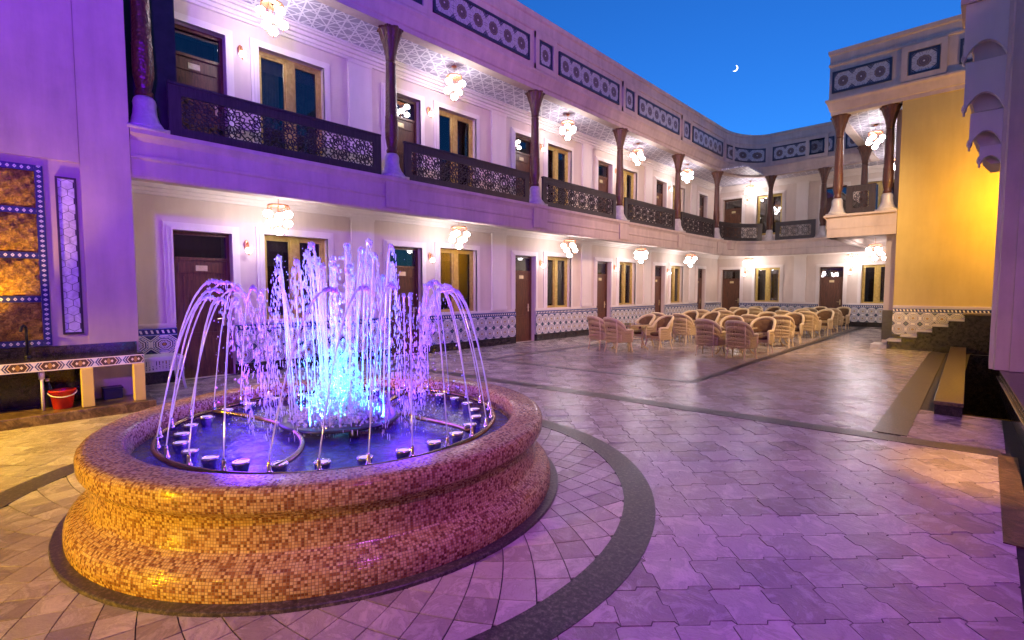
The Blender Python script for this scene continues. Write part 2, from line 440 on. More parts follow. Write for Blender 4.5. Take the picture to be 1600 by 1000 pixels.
def emitter(name, col, st):
    a = NM(name); a.set(base=(0.8,0.8,0.8) if st > 1 else (0.15,0.12,0.2), rough=0.4, ecol=col, estr=st); M[name] = a.mat
emitter('globe_glow', (1.0, 0.93, 0.99), 31.0)
emitter('sconce_glow', (1.0, 0.92, 0.90), 6.0)
emitter('amber_glow', (1.0, 0.55, 0.06), 20.0)
emitter('violet_led', (0.62, 0.42, 1.0), 0.8)
emitter('cyan_led', (0.10, 0.65, 1.0), 25.0)
emitter('purple_led', (0.42, 0.10, 1.0), 12.0)
emitter('moon_glow', (1.0, 0.97, 0.88), 3.0)
# water
a = NM('pool_water'); p = a.world(); n = a.noise(p, 9, 5, 0.65, 0.5); n2 = a.noise(p, 34, 3, 0.6)
a.set(base=a.ramp(n, [(0.40,(0.02,0.02,0.12)),(0.62,(0.05,0.05,0.22)),(0.78,(0.30,0.30,0.52))]), rough=0.06, spec=0.6)  # blue base carries the glow of the pool lamps; pale spots are foam
a.bump(a.math('ADD', n, a.math('MULTIPLY', n2, 0.4)), 0.55, 0.03); M['pool_water'] = a.mat
def watery(name, k):
    a = NM(name)
    df = a.new('BsdfDiffuse'); df.inputs[0].default_value = (0.80,0.80,0.86,1)
    tl = a.new('BsdfTranslucent'); tl.inputs[0].default_value = (0.80,0.80,0.86,1)
    gl = a.new('BsdfGlossy'); gl.inputs['Roughness'].default_value = 0.08
    tp = a.new('BsdfTransparent')
    m1 = a.new('MixShader'); m1.inputs[0].default_value = 0.6; a.l.new(df.outputs[0], m1.inputs[1]); a.l.new(tl.outputs[0], m1.inputs[2])
    m2 = a.new('MixShader'); m2.inputs[0].default_value = 0.25; a.l.new(m1.outputs[0], m2.inputs[1]); a.l.new(gl.outputs[0], m2.inputs[2])
    m3 = a.new('MixShader'); m3.inputs[0].default_value = k; a.l.new(m2.outputs[0], m3.inputs[1]); a.l.new(tp.outputs[0], m3.inputs[2])
    a.l.new(m3.outputs[0], a.out.inputs[0]); M[name] = a.mat
watery('jet_water', 0.25); watery('spray_water', 0.5)
# wicker
def wicker(name, c1, c2):
    a = NM(name); p = a.coord('Object'); sp = a.new('SeparateXYZ'); a.l.new(p, sp.inputs[0])
    zz = a.math('MULTIPLY', sp.outputs[2], 330.0)
    ang = a.math('MULTIPLY', a.math('ARCTAN2', sp.outputs[0], sp.outputs[1]), 46.0)
    wv = a.math('ABSOLUTE', a.math('SINE', a.math('ADD', zz, a.math('MULTIPLY', a.math('SIGN', a.math('SINE', ang)), 1.57))))
    n = a.noise(p, 18, 3); n2 = a.noise(p, 3, 3)
    f = a.math('ADD', a.math('MULTIPLY', wv, 0.5), a.math('ADD', a.math('MULTIPLY', n, 0.3), a.math('MULTIPLY', n2, 0.2)))
    a.set(base=a.ramp(f, [(0.2, c2), (0.7, c1)]), rough=0.5); a.bump(wv, 0.5, 0.004); M[name] = a.mat
wicker('wicker', (0.62,0.45,0.20), (0.34,0.21,0.08))
wicker('wicker_pale', (0.78,0.62,0.34), (0.55,0.40,0.18))
wicker('wicker_white', (0.72,0.70,0.66), (0.45,0.43,0.40))
a = NM('table_glass'); n = a.noise(a.world(), 12, 3); a.set(base=a.ramp(n, [(0.3,(0.05,0.03,0.02)),(0.7,(0.10,0.06,0.035))]), rough=0.1); M['table_glass'] = a.mat
a = NM('bell_marble'); n = a.noise(a.world(), 8, 5, 0.7, 0.8); a.set(base=a.ramp(n, [(0.3,(0.40,0.36,0.34)),(0.7,(0.60,0.55,0.52))]), rough=0.3); M['bell_marble'] = a.mat
a = NM('onyx'); p = a.world(); n = a.noise(p, 26, 6, 0.8, 0.7); n2 = a.noise(p, 4, 3)
a.set(base=a.ramp(a.math('ADD', a.math('MULTIPLY', n, 0.75), a.math('MULTIPLY', n2, 0.25)), [(0.36,(0.05,0.02,0.006)),(0.5,(0.34,0.17,0.025)),(0.62,(0.75,0.48,0.09))]), rough=0.35); a.bump(n, 0.9, 0.03); M['onyx'] = a.mat
a = NM('hex_marble'); n = a.noise(a.world(), 9, 5, 0.7, 1.0); a.set(base=a.ramp(n, [(0.34,(0.50,0.46,0.48)),(0.62,(0.78,0.76,0.80))]), rough=0.2); M['hex_marble'] = a.mat
a = NM('red_plastic'); n = a.noise(a.coord('Object'), 6, 2); a.set(base=a.ramp(n, [(0.3,(0.42,0.012,0.012)),(0.7,(0.60,0.03,0.022))]), rough=0.32); M['red_plastic'] = a.mat
a = NM('white_plastic'); n = a.noise(a.coord('Object'), 6, 2); a.set(base=a.ramp(n, [(0.3,(0.6,0.58,0.52)),(0.7,(0.75,0.72,0.66))]), rough=0.4); M['white_plastic'] = a.mat
a = NM('plaque'); n = a.noise(a.coord('Object'), 20, 2); a.set(base=a.ramp(n, [(0.3,(0.70,0.55,0.25)),(0.7,(0.85,0.72,0.4))]), rough=0.25, metal=0.3); M['plaque'] = a.mat
a = NM('blue_plastic'); n = a.noise(a.coord('Object'), 6, 2); a.set(base=a.ramp(n, [(0.3,(0.006,0.008,0.04)),(0.7,(0.01,0.014,0.07))]), rough=0.4); M['blue_plastic'] = a.mat

# ------------------------------------------------------------------ plan of the place (metres, camera at the origin)
XW = -9.9      # left wing wall
XF = -8.43     # left balcony front
YW = 25.3      # back wing wall
YF = 23.9      # back balcony front
XR = -3.5      # right balcony front
YR = 17.0      # right block front
FC = (-3.83, 1.93)   # fountain centre

# ------------------------------------------------------------------ floor
def clip(poly, nx, ny, c):
    """keep nx*x+ny*y >= c"""
    out = []
    for i in range(len(poly)):
        a, b = poly[i], poly[(i+1) % len(poly)]
        da = nx*a[0]+ny*a[1]-c; db = nx*b[0]+ny*b[1]-c
        if da >= 0: out.append(a)
        if (da >= 0) != (db >= 0):
            t = da/(da-db); out.append((a[0]+t*(b[0]-a[0]), a[1]+t*(b[1]-a[1])))
    return out
def area(p):
    return 0.5*sum(p[i][0]*p[(i+1) % len(p)][1]-p[(i+1) % len(p)][0]*p[i][1] for i in range(len(p)))
PIT = (-0.24, 0.62, 8.25, 16.05)      # stairwell beside the right pillar
mb = MB()
x0, x1, y0, y1 = -60, 60, -60, 90
for (p0, p1, q0, q1) in ((x0, PIT[0], y0, y1), (PIT[1], x1, y0, y1), (PIT[0], PIT[1], y0, PIT[2]), (PIT[0], PIT[1], PIT[3], y1)):
    mb.quad((p0,q0,-0.006), (p1,q0,-0.006), (p1,q1,-0.006), (p0,q1,-0.006))
floor = struct(part('courtyard_floor', mb, M['grout'], None))

R_PL, R_B0, R_B1 = 1.80, 2.30, 2.52
def arc_ring(r0, r1, z, n=120, zb=-0.02):
    m = MB()
    for k in range(n):
        t0 = 2*PI*k/n; t1 = 2*PI*(k+1)/n
        P = lambda r, t, zz: (FC[0]+r*math.cos(t), FC[1]+r*math.sin(t), zz)
        m.quad(P(r0,t0,z), P(r1,t0,z), P(r1,t1,z), P(r0,t1,z))
        m.quad(P(r1,t0,z), P(r1,t0,zb), P(r1,t1,zb), P(r1,t1,z))
        m.quad(P(r0,t0,zb), P(r0,t0,z), P(r0,t1,z), P(r0,t1,zb))
    return m
part('granite_ring', arc_ring(R_B0, R_B1, 0.0035), M['granite_band'], floor)
# straight granite bands: (start, end, width)
BAND = ((-9.8, 5.45), (0.16, 6.50), 0.25)
NEAR = ((-7.98, 7.50), (-3.46, 8.03), 0.11)
LEFT = ((-7.95, 7.50), (-7.95, 24.4), 0.12)
RIGHT = ((-3.5, 8.0), (-3.82, 24.4), 0.14)
FARB = ((-7.95, 24.4), (-3.82, 24.4), 0.12)
STRIP = ((-0.70, 6.60), (-0.82, 16.1), 0.30)
SIDE = ((0.20, 4.2), (0.20, 6.44), 0.13)
SIDE2 = ((-8.2, 5.6), (-8.2, 24.9), 0.12)
def stripe(b, z, ext=0.0):
    (ax, ay), (bx, by), wd = b
    dx, dy = bx-ax, by-ay; L = math.hypot(dx, dy); dx /= L; dy /= L; nx, ny = -dy*wd/2, dx*wd/2
    ax -= dx*ext; ay -= dy*ext; bx += dx*ext; by += dy*ext
    return [(ax-nx, ay-ny), (bx-nx, by-ny), (bx+nx, by+ny), (ax+nx, ay+ny)]
for i, b in enumerate((BAND, NEAR, LEFT, RIGHT, FARB, STRIP, SIDE)):
    m = MB(); (ax, ay), (bx, by), wd = b
    L = math.hypot(bx-ax, by-ay); nseg = max(1, int(L/0.75))
    for k in range(nseg):
        t0, t1 = k/nseg, (k+1)/nseg
        seg = ((ax+(bx-ax)*t0, ay+(by-ay)*t0), (ax+(bx-ax)*t1, ay+(by-ay)*t1), wd)
        m.prism(stripe(seg, 0, -0.0015), -0.02, 0.0040+0.0004*i)
    part('granite_band', m, M['kerb_marble'] if b is SIDE else M['granite_band'], floor)  # side band's brown-gold carries yellow lamplight on dark granite

# interlocking pieces laid on the diagonal
TP = 0.272
def edgepath():
    return [(0,0), (0.52,0), (0.57,0.10), (0.95,0.10), (1.0,0.0)]
def lock_tile():
    e = edgepath(); g = 0.008
    bot = [(s, o) for s, o in e]; right = [(1-o, s) for s, o in e]
    top = [(s, 1+o) for s, o in e][::-1]; left = [(-o, s) for s, o in e][::-1]
    P = bot[:-1]+right[:-1]+top[:-1]+left[:-1]
    # shrink for the joint: move every vertex towards the inside of its corner
    out = []
    for i in range(len(P)):
        a, b, c = P[i-1], P[i], P[(i+1) % len(P)]
        e1 = Vector((b[0]-a[0], b[1]-a[1])).normalized(); e2 = Vector((c[0]-b[0], c[1]-b[1])).normalized()
        n1 = Vector((-e1.y, e1.x)); n2 = Vector((-e2.y, e2.x)); nn = (n1+n2)
        if nn.length > 1e-4:
            nn.normalize(); k = g/max(0.45, nn.dot(n1))
        else: k = 0
        out.append((b[0]+nn.x*k, b[1]+nn.y*k))
    return out
LT = lock_tile()
d1 = Vector((-1,1)).normalized(); d2 = Vector((1,1)).normalized()   # two diagonals
def tile_poly(i, j):
    P = []
    for s, o in LT:
        q = d2*((i+s)*TP) + d1*((j+o)*TP)
        P.append((q.x, q.y))
    return P
def halfplane(b, side):
    (ax, ay), (bx, by), wd = b
    dx, dy = bx-ax, by-ay; L = math.hypot(dx, dy); nx, ny = -dy/L, dx/L   # left of the direction
    c = nx*ax+ny*ay
    return (nx, ny, c+wd*0.3) if side > 0 else (-nx, -ny, -(c-wd*0.3))
REG = {
  'front': [halfplane(BAND, -1), (1,0,-8.25), (-1,0,-0.19), (0,1,-1.2)],
  'mid':   [halfplane(BAND, 1), halfplane(NEAR, -1), (1,0,-9.85), (-1,0,3.5)],
  'midr':  [halfplane(BAND, 1), (1,0,-3.5), (-1,0,0.80), (0,-1,-25.2)],
  'corr':  [(0,1,7.4), (1,0,-9.85), (-1,0,7.99), (0,-1,-25.2)],
  'patch': [halfplane(BAND, 1), (1,0,-0.60), (-1,0,-0.19), (0,-1,-8.22)],
  'slot':  [(1,0,-9.85), (-1,0,8.25), (0,1,1.4), halfplane(BAND, -1)],
}
cand = []
Rg = 75
for i in range(-Rg, Rg*2):
    for j in range(-Rg, Rg*2):
        c = d2*((i+0.5)*TP) + d1*((j+0.5)*TP)
        if not (-10.3 < c.x < 0.6 and -1.5 < c.y < 25.6): continue
        base = tile_poly(i, j)
        for rn, hp in REG.items():
            P = base; cut = False
            ok = True
            for nx, ny, cc in hp:
                dmin = min(nx*x+ny*y-cc for x, y in P); dmax = max(nx*x+ny*y-cc for x, y in P)
                if dmax <= 0.01: ok = False; break
                if dmin < 0: P = clip(P, nx, ny, cc); cut = True
                if len(P) < 3: ok = False; break
            if not ok: continue
            if rn == 'midr' and c.y < 8.1 and c.x < -3.46 and False: continue
            dd = [math.hypot(x-FC[0], y-FC[1]) for x, y in P]
            if max(dd) <= 2.42: continue
            if min(dd) < 2.41:
                P = [(FC[0]+(x-FC[0])*max(1, 2.41/r), FC[1]+(y-FC[1])*max(1, 2.41/r)) for (x, y), r in zip(P, dd)]; cut = True
            if abs(area(P)) < 0.004: continue
            cand.append((i, j, c, P, cut))
def in_view(c):
    f = Vector((-0.694, 0.720)); r = Vector((0.720, 0.694)); dz = c.dot(f); dx = c.dot(r)
    return dz > 1.9 and abs(dx)/dz < 1.06
cand.sort(key=lambda t: (0 if in_view(t[2]) else 1, t[2].length))
def polymesh(name, P, origin, mat):
    m = MB(); m.prism([(x-origin[0], y-origin[1]) for x, y in P], -0.018, 0.0)
    return m.mesh(name, mat)
shared = polymesh('paving_tile', tile_poly(0, 0), (d2*(0.5*TP)+d1*(0.5*TP)), M['paving'])
rest = MB(); nind = 0
for (i, j, c, P, cut) in cand:
    if nind < 285 and in_view(c):
        nind += 1
        tl = (random.uniform(-0.011,0.011), random.uniform(-0.011,0.011), 0)
        me = polymesh('paving_tile', P, c, M['paving']) if cut else shared
        put('paving_tile', me, floor, (c.x, c.y, random.uniform(-0.0012, 0.0005)), tl)
    else:
        a_, b_ = random.uniform(-0.010,0.010), random.uniform(-0.010,0.010)
        n = len(rest.v); rest.prism(P, -0.018, 0.0)
        for q in range(n, len(rest.v)):
            x, y, z = rest.v[q]; rest.v[q] = (x, y, z + a_*(x-c.x) + b_*(y-c.y))
stuff(part('paving_field', rest, M['paving'], floor))

# seating area: larger square flags with small dark insets
rest = MB(); ins = MB(); q = 0.46; hp = [halfplane(NEAR, 1), (1,0,-7.90), halfplane(RIGHT, 1), (0,-1,-24.35)]
for i in range(-40, 60):
    for j in range(-10, 60):
        c = d2*((i+0.5)*q) + d1*((j+0.5)*q)
        if not (-8.5 < c.x < -3.0 and 7.0 < c.y < 25): continue
        k = 0.09; g = 0.004
        for poly, tgt in (([(-.5+k,-.5+g/q),(.5-k,-.5+g/q),(.5-g/q,-.5+k),(.5-g/q,.5-k),(.5-k,.5-g/q),(-.5+k,.5-g/q),(-.5+g/q,.5-k),(-.5+g/q,-.5+k)], rest),
                          ([(.5-k+.01,.5),(.5,.5-k+.01),(.5+k-.01,.5),(.5,.5+k-.01)], ins)):
            P = [((c+d2*(s*q)+d1*(o*q)).x, (c+d2*(s*q)+d1*(o*q)).y) for s, o in poly]
            for nx, ny, cc in hp:
                P = clip(P, nx, ny, cc)
                if len(P) < 3: break
            if len(P) >= 3 and abs(area(P)) > 0.0008: tgt.prism(P, -0.018, 0.0)
stuff(part('seating_flags', rest, M['paving'], floor)); stuff(part('inset_squares', ins, M['granite_band'], floor))

# fan of rhombic tiles round the fountain (two families of 45 degree spirals)
N = 52; h = PI/N
l0, l1 = math.log(R_PL-0.01), math.log(R_B0+0.01)
rows = int((l1-l0)/h)+2
for a_ in range(N):
    for b_ in range(-1, rows):
        tc = (a_ + (0.5 if b_ % 2 else 0.0))*2*h; lc = l0 + b_*h
        P = [(tc-h*0.965, lc), (tc, lc-h*0.965), (tc+h*0.965, lc), (tc, lc+h*0.965)]
        P = clip(clip(P, 0, 1, l0), 0, -1, -l1)
        if len(P) < 3 or abs(area(P)) < 0.0006: continue
        Q = []
        for i in range(len(P)):
            p, p2 = P[i], P[(i+1) % len(P)]
            for t in (0.0, 0.5):
                th, lr = p[0]+(p2[0]-p[0])*t, p[1]+(p2[1]-p[1])*t
                Q.append((FC[0]+math.exp(lr)*math.cos(th), FC[1]+math.exp(lr)*math.sin(th)))
        c = (sum(x for x, y in Q)/len(Q), sum(y for x, y in Q)/len(Q))
        put('fan_tile', polymesh('fan_tile', Q, c, M['paving']), floor, (c[0], c[1], random.uniform(-0.001, 0.0004)), (random.uniform(-0.012,0.012), random.uniform(-0.012,0.012), 0))

# ------------------------------------------------------------------ sweeps along the balcony line
def corner_curve(n=14):
    cx, cy, ax, ay = -7.15, 21.65, 1.28, 2.25
    return [(cx-ax*math.cos(PI/2*k/n), cy+ay*math.sin(PI/2*k/n)) for k in range(n+1)]
def normals(path):
    """mitred normals to the right of the path"""
    out = []
    for i in range(len(path)):
        ns = []
        if i > 0:
            dx, dy = path[i][0]-path[i-1][0], path[i][1]-path[i-1][1]; L = math.hypot(dx, dy); ns.append((dy/L, -dx/L))
        if i < len(path)-1:
            dx, dy = path[i+1][0]-path[i][0], path[i+1][1]-path[i][1]; L = math.hypot(dx, dy); ns.append((dy/L, -dx/L))
        if len(ns) == 1: out.append(ns[0])
        else:
            mx, my = ns[0][0]+ns[1][0], ns[0][1]+ns[1][1]; L2 = mx*mx+my*my
            out.append((2*mx/L2, 2*my/L2))
    return out
FULL = [(XF, 1.31)] + corner_curve() + [(XR, YF), (XR, YR), (2.5, YR)]
FN = normals(FULL)
iA = 1+14      # end of the curve
def sweep(prof, i0, i1, closed=True, m=None):
    m = m or MB(); base = len(m.v); L = len(prof)
    for i in range(i0, i1+1):
        (x, y), (nx, ny) = FULL[i], FN[i]
        for n, z in prof: m.v.append((x+nx*n, y+ny*n, z))
    for i in range(i1-i0):
        for k in range(L if closed else L-1):
            k2 = (k+1) % L
            m.face((base+i*L+k, base+(i+1)*L+k, base+(i+1)*L+k2, base+i*L+k2))
    if closed:
        m.face([base+k for k in range(L)]); m.face([base+(i1-i0)*L+k for k in range(L)][::-1])
    return m
SLAB = [(0.07,3.73),(0.07,3.67),(0.03,3.63),(0.0,3.58),(0.0,3.40),(0.015,3.39),(0.015,3.35),(-0.01,3.33),(-0.01,3.12),(-0.03,3.08),(-0.22,3.08),(-0.22,3.16),(-0.26,3.16),(-0.26,3.13),(-0.34,3.13),(-0.34,3.34),(-1.46,3.34),(-1.46,3.726),(-0.10,3.726)]
PARA = [(-0.24,6.60),(0.0,6.60),(0.0,6.70),(0.03,6.72),(0.05,6.80),(0.09,6.92),(0.13,6.98),(0.13,7.03),(0.05,7.05),(0.05,7.96),(0.08,7.98),(0.08,8.03),(0.05,8.06),(0.05,8.27),(0.09,8.30),(0.10,8.40),(-0.25,8.40),(-0.25,6.72)]
CEIL = [(-0.235,6.64),(-1.46,6.64),(-1.46,6.70),(-0.235,6.70)]
# path position for railings / panels measured along FULL
cum = [0.0]
for i in range(1, len(FULL)): cum.append(cum[-1]+math.hypot(FULL[i][0]-FULL[i-1][0], FULL[i][1]-FULL[i-1][1]))
def at(s, n=0.0):
    for i in range(len(FULL)-1):
        if s <= cum[i+1] or i == len(FULL)-2:
            t = (s-cum[i])/(cum[i+1]-cum[i])
            dx, dy = FULL[i+1][0]-FULL[i][0], FULL[i+1][1]-FULL[i][1]; L = math.hypot(dx, dy)
            nx, ny = dy/L, -dx/L
            if 0 < i < iA:      # smooth the normal on the curve
                (ax, ay), (bx, by) = FN[i], FN[i+1]; nx, ny = ax+(bx-ax)*t, ay+(by-ay)*t
            return FULL[i][0]+dx*t+nx*n, FULL[i][1]+dy*t+ny*n
s_of_y = lambda y: y-1.31                       # on the left wing
s_back = lambda x: cum[iA] + (x+7.15)           # on the back wing
s_rightx = lambda x: cum[iA+2] + (x-XR)         # on the right block's front

# ------------------------------------------------------------------ the three buildings
left = thing('gallery_wing', 'long two-storey arcaded wing with carved wooden columns behind the fountain', 'building')
back = thing('gallery_wing', 'far end wing of the courtyard, joined to the long wing by a rounded corner', 'building')
block = thing('stair_block', 'amber-lit corner building behind the black steps, with a balcony at its left', 'building')
S_A = FULL  # noqa
part('floor_slab', sweep(SLAB, 0, iA), M['stucco_facade'], left)
part('parapet', sweep(PARA, 0, iA), M['stucco_facade'], left)
part('ceiling', sweep(CEIL, 0, iA), M['girih_ceiling'], left)
m = MB(); m.box(-9.9, -7.4, 21.66, YW, 6.656, 6.71); part('ceiling', m, M['girih_ceiling'], left)
m = MB(); m.box(-9.89, -8.2, 22.4, YW-0.01, 3.346, 3.722); part('floor_slab', m, M['stucco_facade'], left)
part('floor_slab', sweep(SLAB, iA, iA+1), M['stucco_facade'], back)
part('parapet', sweep(PARA, iA, iA+1), M['stucco_facade'], back)
part('ceiling', sweep(CEIL, iA, iA+1), M['girih_ceiling'], back)

def holed_wall(y0, y1, z0, z1, holes, depth, x=0.0):
    ys = sorted(set([y0, y1] + [h[0] for h in holes] + [h[1] for h in holes])); zs = sorted(set([z0, z1] + [h[2] for h in holes] + [h[3] for h in holes]))
    m = MB()
    for a in range(len(ys)-1):
        for b in range(len(zs)-1):
            cy, cz = (ys[a]+ys[a+1])/2, (zs[b]+zs[b+1])/2
            if any(h[0] < cy < h[1] and h[2] < cz < h[3] for h in holes): continue
            m.quad((x,ys[a],zs[b]), (x,ys[a+1],zs[b]), (x,ys[a+1],zs[b+1]), (x,ys[a],zs[b+1]))
    for h in holes:
        a, b, c, d = h; e = x-depth
        m.quad((x,a,c),(x,a,d),(e,a,d),(e,a,c)); m.quad((x,b,d),(x,b,c),(e,b,c),(e,b,d))
        m.quad((x,a,d),(x,b,d),(e,b,d),(e,a,d)); m.quad((x,b,c),(x,a,c),(e,a,c),(e,b,c))
    m.quad((x-0.9,y0,z0),(x-0.9,y0,z1),(x-0.9,y1,z1),(x-0.9,y1,z0))
    m.quad((x,y0,z0),(x,y0,z1),(x-0.9,y0,z1),(x-0.9,y0,z0)); m.quad((x,y1,z1),(x,y1,z0),(x-0.9,y1,z0),(x-0.9,y1,z1))
    m.quad((x,y0,z1),(x,y1,z1),(x-0.9,y1,z1),(x-0.9,y0,z1))
    return m

# door: 0.9 wide, origin at the sill's first corner on the wall face
DW = 0.90
_doors = {}
def door_meshes(hh):
    if hh in _doors: return _doors[hh]
    x = -0.15; tz = hh-0.44
    leaf = MB(); leaf.box(x-0.05, x, 0.05, DW-0.05, 0, tz-0.05)
    leaf.box(x-0.06, x+0.03, 0.0, 0.05, 0, hh).box(x-0.06, x+0.03, DW-0.05, DW, 0, hh).box(x-0.06, x+0.028, 0.05, DW-0.05, hh-0.06, hh).box(x-0.06, x+0.028, 0.05, DW-0.05, tz-0.05, tz)
    leaf.box(x-0.5, x-0.45, 0, DW, 0, hh)
    pan = MB()
    for (a, b) in ((0.16, 0.80), (0.98, tz-0.33)):
        pan.box(x, x+0.014, 0.17, DW-0.17, a, b); pan.box(x, x+0.022, 0.23, DW-0.23, a+0.07, b-0.07)
    pan.box(x, x+0.018, 0.10, DW-0.10, tz-0.27, tz-0.10)
    pane = MB(); pane.box(x-0.015, x-0.005, 0.05, DW-0.05, tz, hh-0.06)
    hd = MB(); hd.box(x+0.0, x+0.012, DW-0.145, DW-0.10, 0.90, 1.13).tube([(x+0.01, DW-0.122, 1.03), (x+0.055, DW-0.122, 1.03), (x+0.06, DW-0.24, 1.03)], 0.010, 6)
    pl = MB(); pl.box(x+0.018, x+0.026, 0.36, 0.54, tz-0.235, tz-0.14)
    r = (leaf.mesh('door', M['wood_door']), pan.mesh('door_panel', M['wood_door']), pane.mesh('transom_pane', M['glass_pane']), hd.mesh('handle', M['plaque']), pl.mesh('number_plaque', M['plaque']))
    _doors[hh] = r; return r
def add_door(b, y, z, hh):
    ms = door_meshes(round(hh, 3))
    d = put('door', ms[0], b, (0, y, z))
    for nm, me in zip(('door_panel', 'transom_pane', 'handle', 'number_plaque'), ms[1:]): put(nm, me, d)
    return d
def casing(wd, hh, base=True, t=0.13, z0=0.0):
    m = MB()
    for (o, i, px) in ((t, 0.0, 0.030), (t*0.62, 0.0, 0.048), (0.03, 0.0, 0.060)):
        m.box(0, px, -o, -i, z0, hh+o); m.box(0, px, wd+i, wd+o, z0, hh+o); m.box(0, px-0.002, -i, wd+i, hh+i, hh+o)
    if not base: m.box(0, 0.05, -t, wd+t, -0.10, -0.005)
    return m
_win = {}
def window_meshes(wd, hh):
    k = (round(wd, 3), round(hh, 3))
    if k in _win: return _win[k]
    x = -0.13; fr = MB(); b = 0.065
    fr.box(x-0.06, x+0.03, 0, b, 0, hh).box(x-0.06, x+0.03, wd-b, wd, 0, hh).box(x-0.06, x+0.028, b, wd-b, 0, b).box(x-0.06, x+0.028, b, wd-b, hh-b, hh)
    c = wd/2; fr.box(x-0.06, x+0.045, c-0.075, c+0.075, b, hh-b)
    for (a, e) in ((b, c-0.075), (c+0.075, wd-b)):      # casement stiles
        fr.box(x-0.04, x+0.012, a, a+0.035, b, hh-b).box(x-0.04, x+0.012, e-0.035, e, b, hh-b).box(x-0.04, x+0.010, a+0.035, e-0.035, b, b+0.035).box(x-0.04, x+0.010, a+0.035, e-0.035, hh-b-0.035, hh-b)
    panes = []
    for (a, e) in ((b, c-0.075), (c+0.075, wd-b)):
        p = MB(); p.box(x-0.022, x-0.014, a+0.03, e-0.03, b+0.03, hh-b-0.03); panes.append(p.mesh('pane', M['glass_pane']))
    cu = MB(); nn = 46
    for (a, e) in ((0.0, wd*0.40), (wd*0.62, wd)):
        for i in range(nn):
            t0, t1 = i/nn, (i+1)/nn
            f = lambda t: x-0.22-0.03*math.sin(t*PI*14+a)-0.012*math.sin(t*PI*31)
            cu.quad((f(t0), a+(e-a)*t0, 0), (f(t1), a+(e-a)*t1, 0), (f(t1), a+(e-a)*t1, hh), (f(t0), a+(e-a)*t0, hh))
    va = MB()
    for i in range(nn):
        t0, t1 = i/nn, (i+1)/nn; f = lambda t: x-0.15-0.012*math.sin(t*PI*18)
        va.quad((f(t0), wd*t0, hh-0.30), (f(t1), wd*t1, hh-0.30), (f(t1), wd*t1, hh), (f(t0), wd*t0, hh))
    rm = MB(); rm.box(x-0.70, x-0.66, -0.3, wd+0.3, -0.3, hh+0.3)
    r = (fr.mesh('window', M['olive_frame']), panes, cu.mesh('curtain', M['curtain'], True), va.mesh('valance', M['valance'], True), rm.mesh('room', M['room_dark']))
    _win[k] = r; return r
def add_window(b, y, z, wd, hh, valance=True):
    fr, panes, cu, va, rm = window_meshes(wd, hh)
    o = put('window', fr, b, (0, y, z))
    for p in panes: put('pane', p, o)
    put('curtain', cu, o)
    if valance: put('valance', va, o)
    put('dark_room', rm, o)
    return o
tile_me = MB()
TS = 0.288
tile_me.quad((0.012,0,0),(0.012,1,0),(0.012,1,1),(0.012,0,1), ((0,0),(1,0),(1,1),(0,1)))
for q in (((0,0,0),(0,1,0),(0.012,1,0),(0.012,0,0)), ((0,0,1),(0.012,0,1),(0.012,1,1),(0,1,1)), ((0,0,0),(0.012,0,0),(0.012,0,1),(0,0,1)), ((0,1,0),(0,1,1),(0.012,1,1),(0.012,1,0))):
    tile_me.quad(*q, uv=((0.98,0.98),)*4)
dado_tile = tile_me.mesh('dado_tile', M['dado_glaze'])
DZ0, DZ1, DB = 0.20, 0.80, 0.92
def dado(b, y0, y1, base=0.0, x=0.062, tiles=True, rows=2):
    n = max(1, round((y1-y0)/0.3)); pw = (y1-y0)/n
    m = MB(); m.box(0.0, x, y0, y1, base+DZ0, base+DB); part('dado_backing', m, M['bell_marble'], b)
    for i in range(n):
        for k in range(rows):
            put('dado_tile', dado_tile, b, (x, y0+i*pw+0.001, base+DZ0+0.001+0.3*k), (0,0,0), (1, pw-0.002, 0.298))
    m = MB(); L = (y1-y0)/0.075
    m.quad((x+0.016,y0,base+DZ1),(x+0.016,y1,base+DZ1),(x+0.016,y1,base+DB),(x+0.016,y0,base+DB), ((0,0),(L,0),(L,1),(0,1)))
    m.quad((x+0.016,y0,base+DB),(x+0.016,y1,base+DB),(0,y1,base+DB),(0,y0,base+DB)); m.quad((x,y0,base+DZ1),(x,y1,base+DZ1),(x+0.016,y1,base+DZ1),(x+0.016,y0,base+DZ1))
    part('dado_border', m, M['border_glaze'], b)
    m = MB(); m.box(0.0, x+0.03, y0, y1, base+0.0, base+DZ0-0.004); part('skirting', m, M['granite_black'], b)
    m = MB(); m.box(0.0, 0.035, y0, y1, base+DB+0.002, base+0.99).box(0.0, 0.05, y0, y1, base+0.955, base+0.975); part('dado_rail', m, M['plaster_trim'], b)
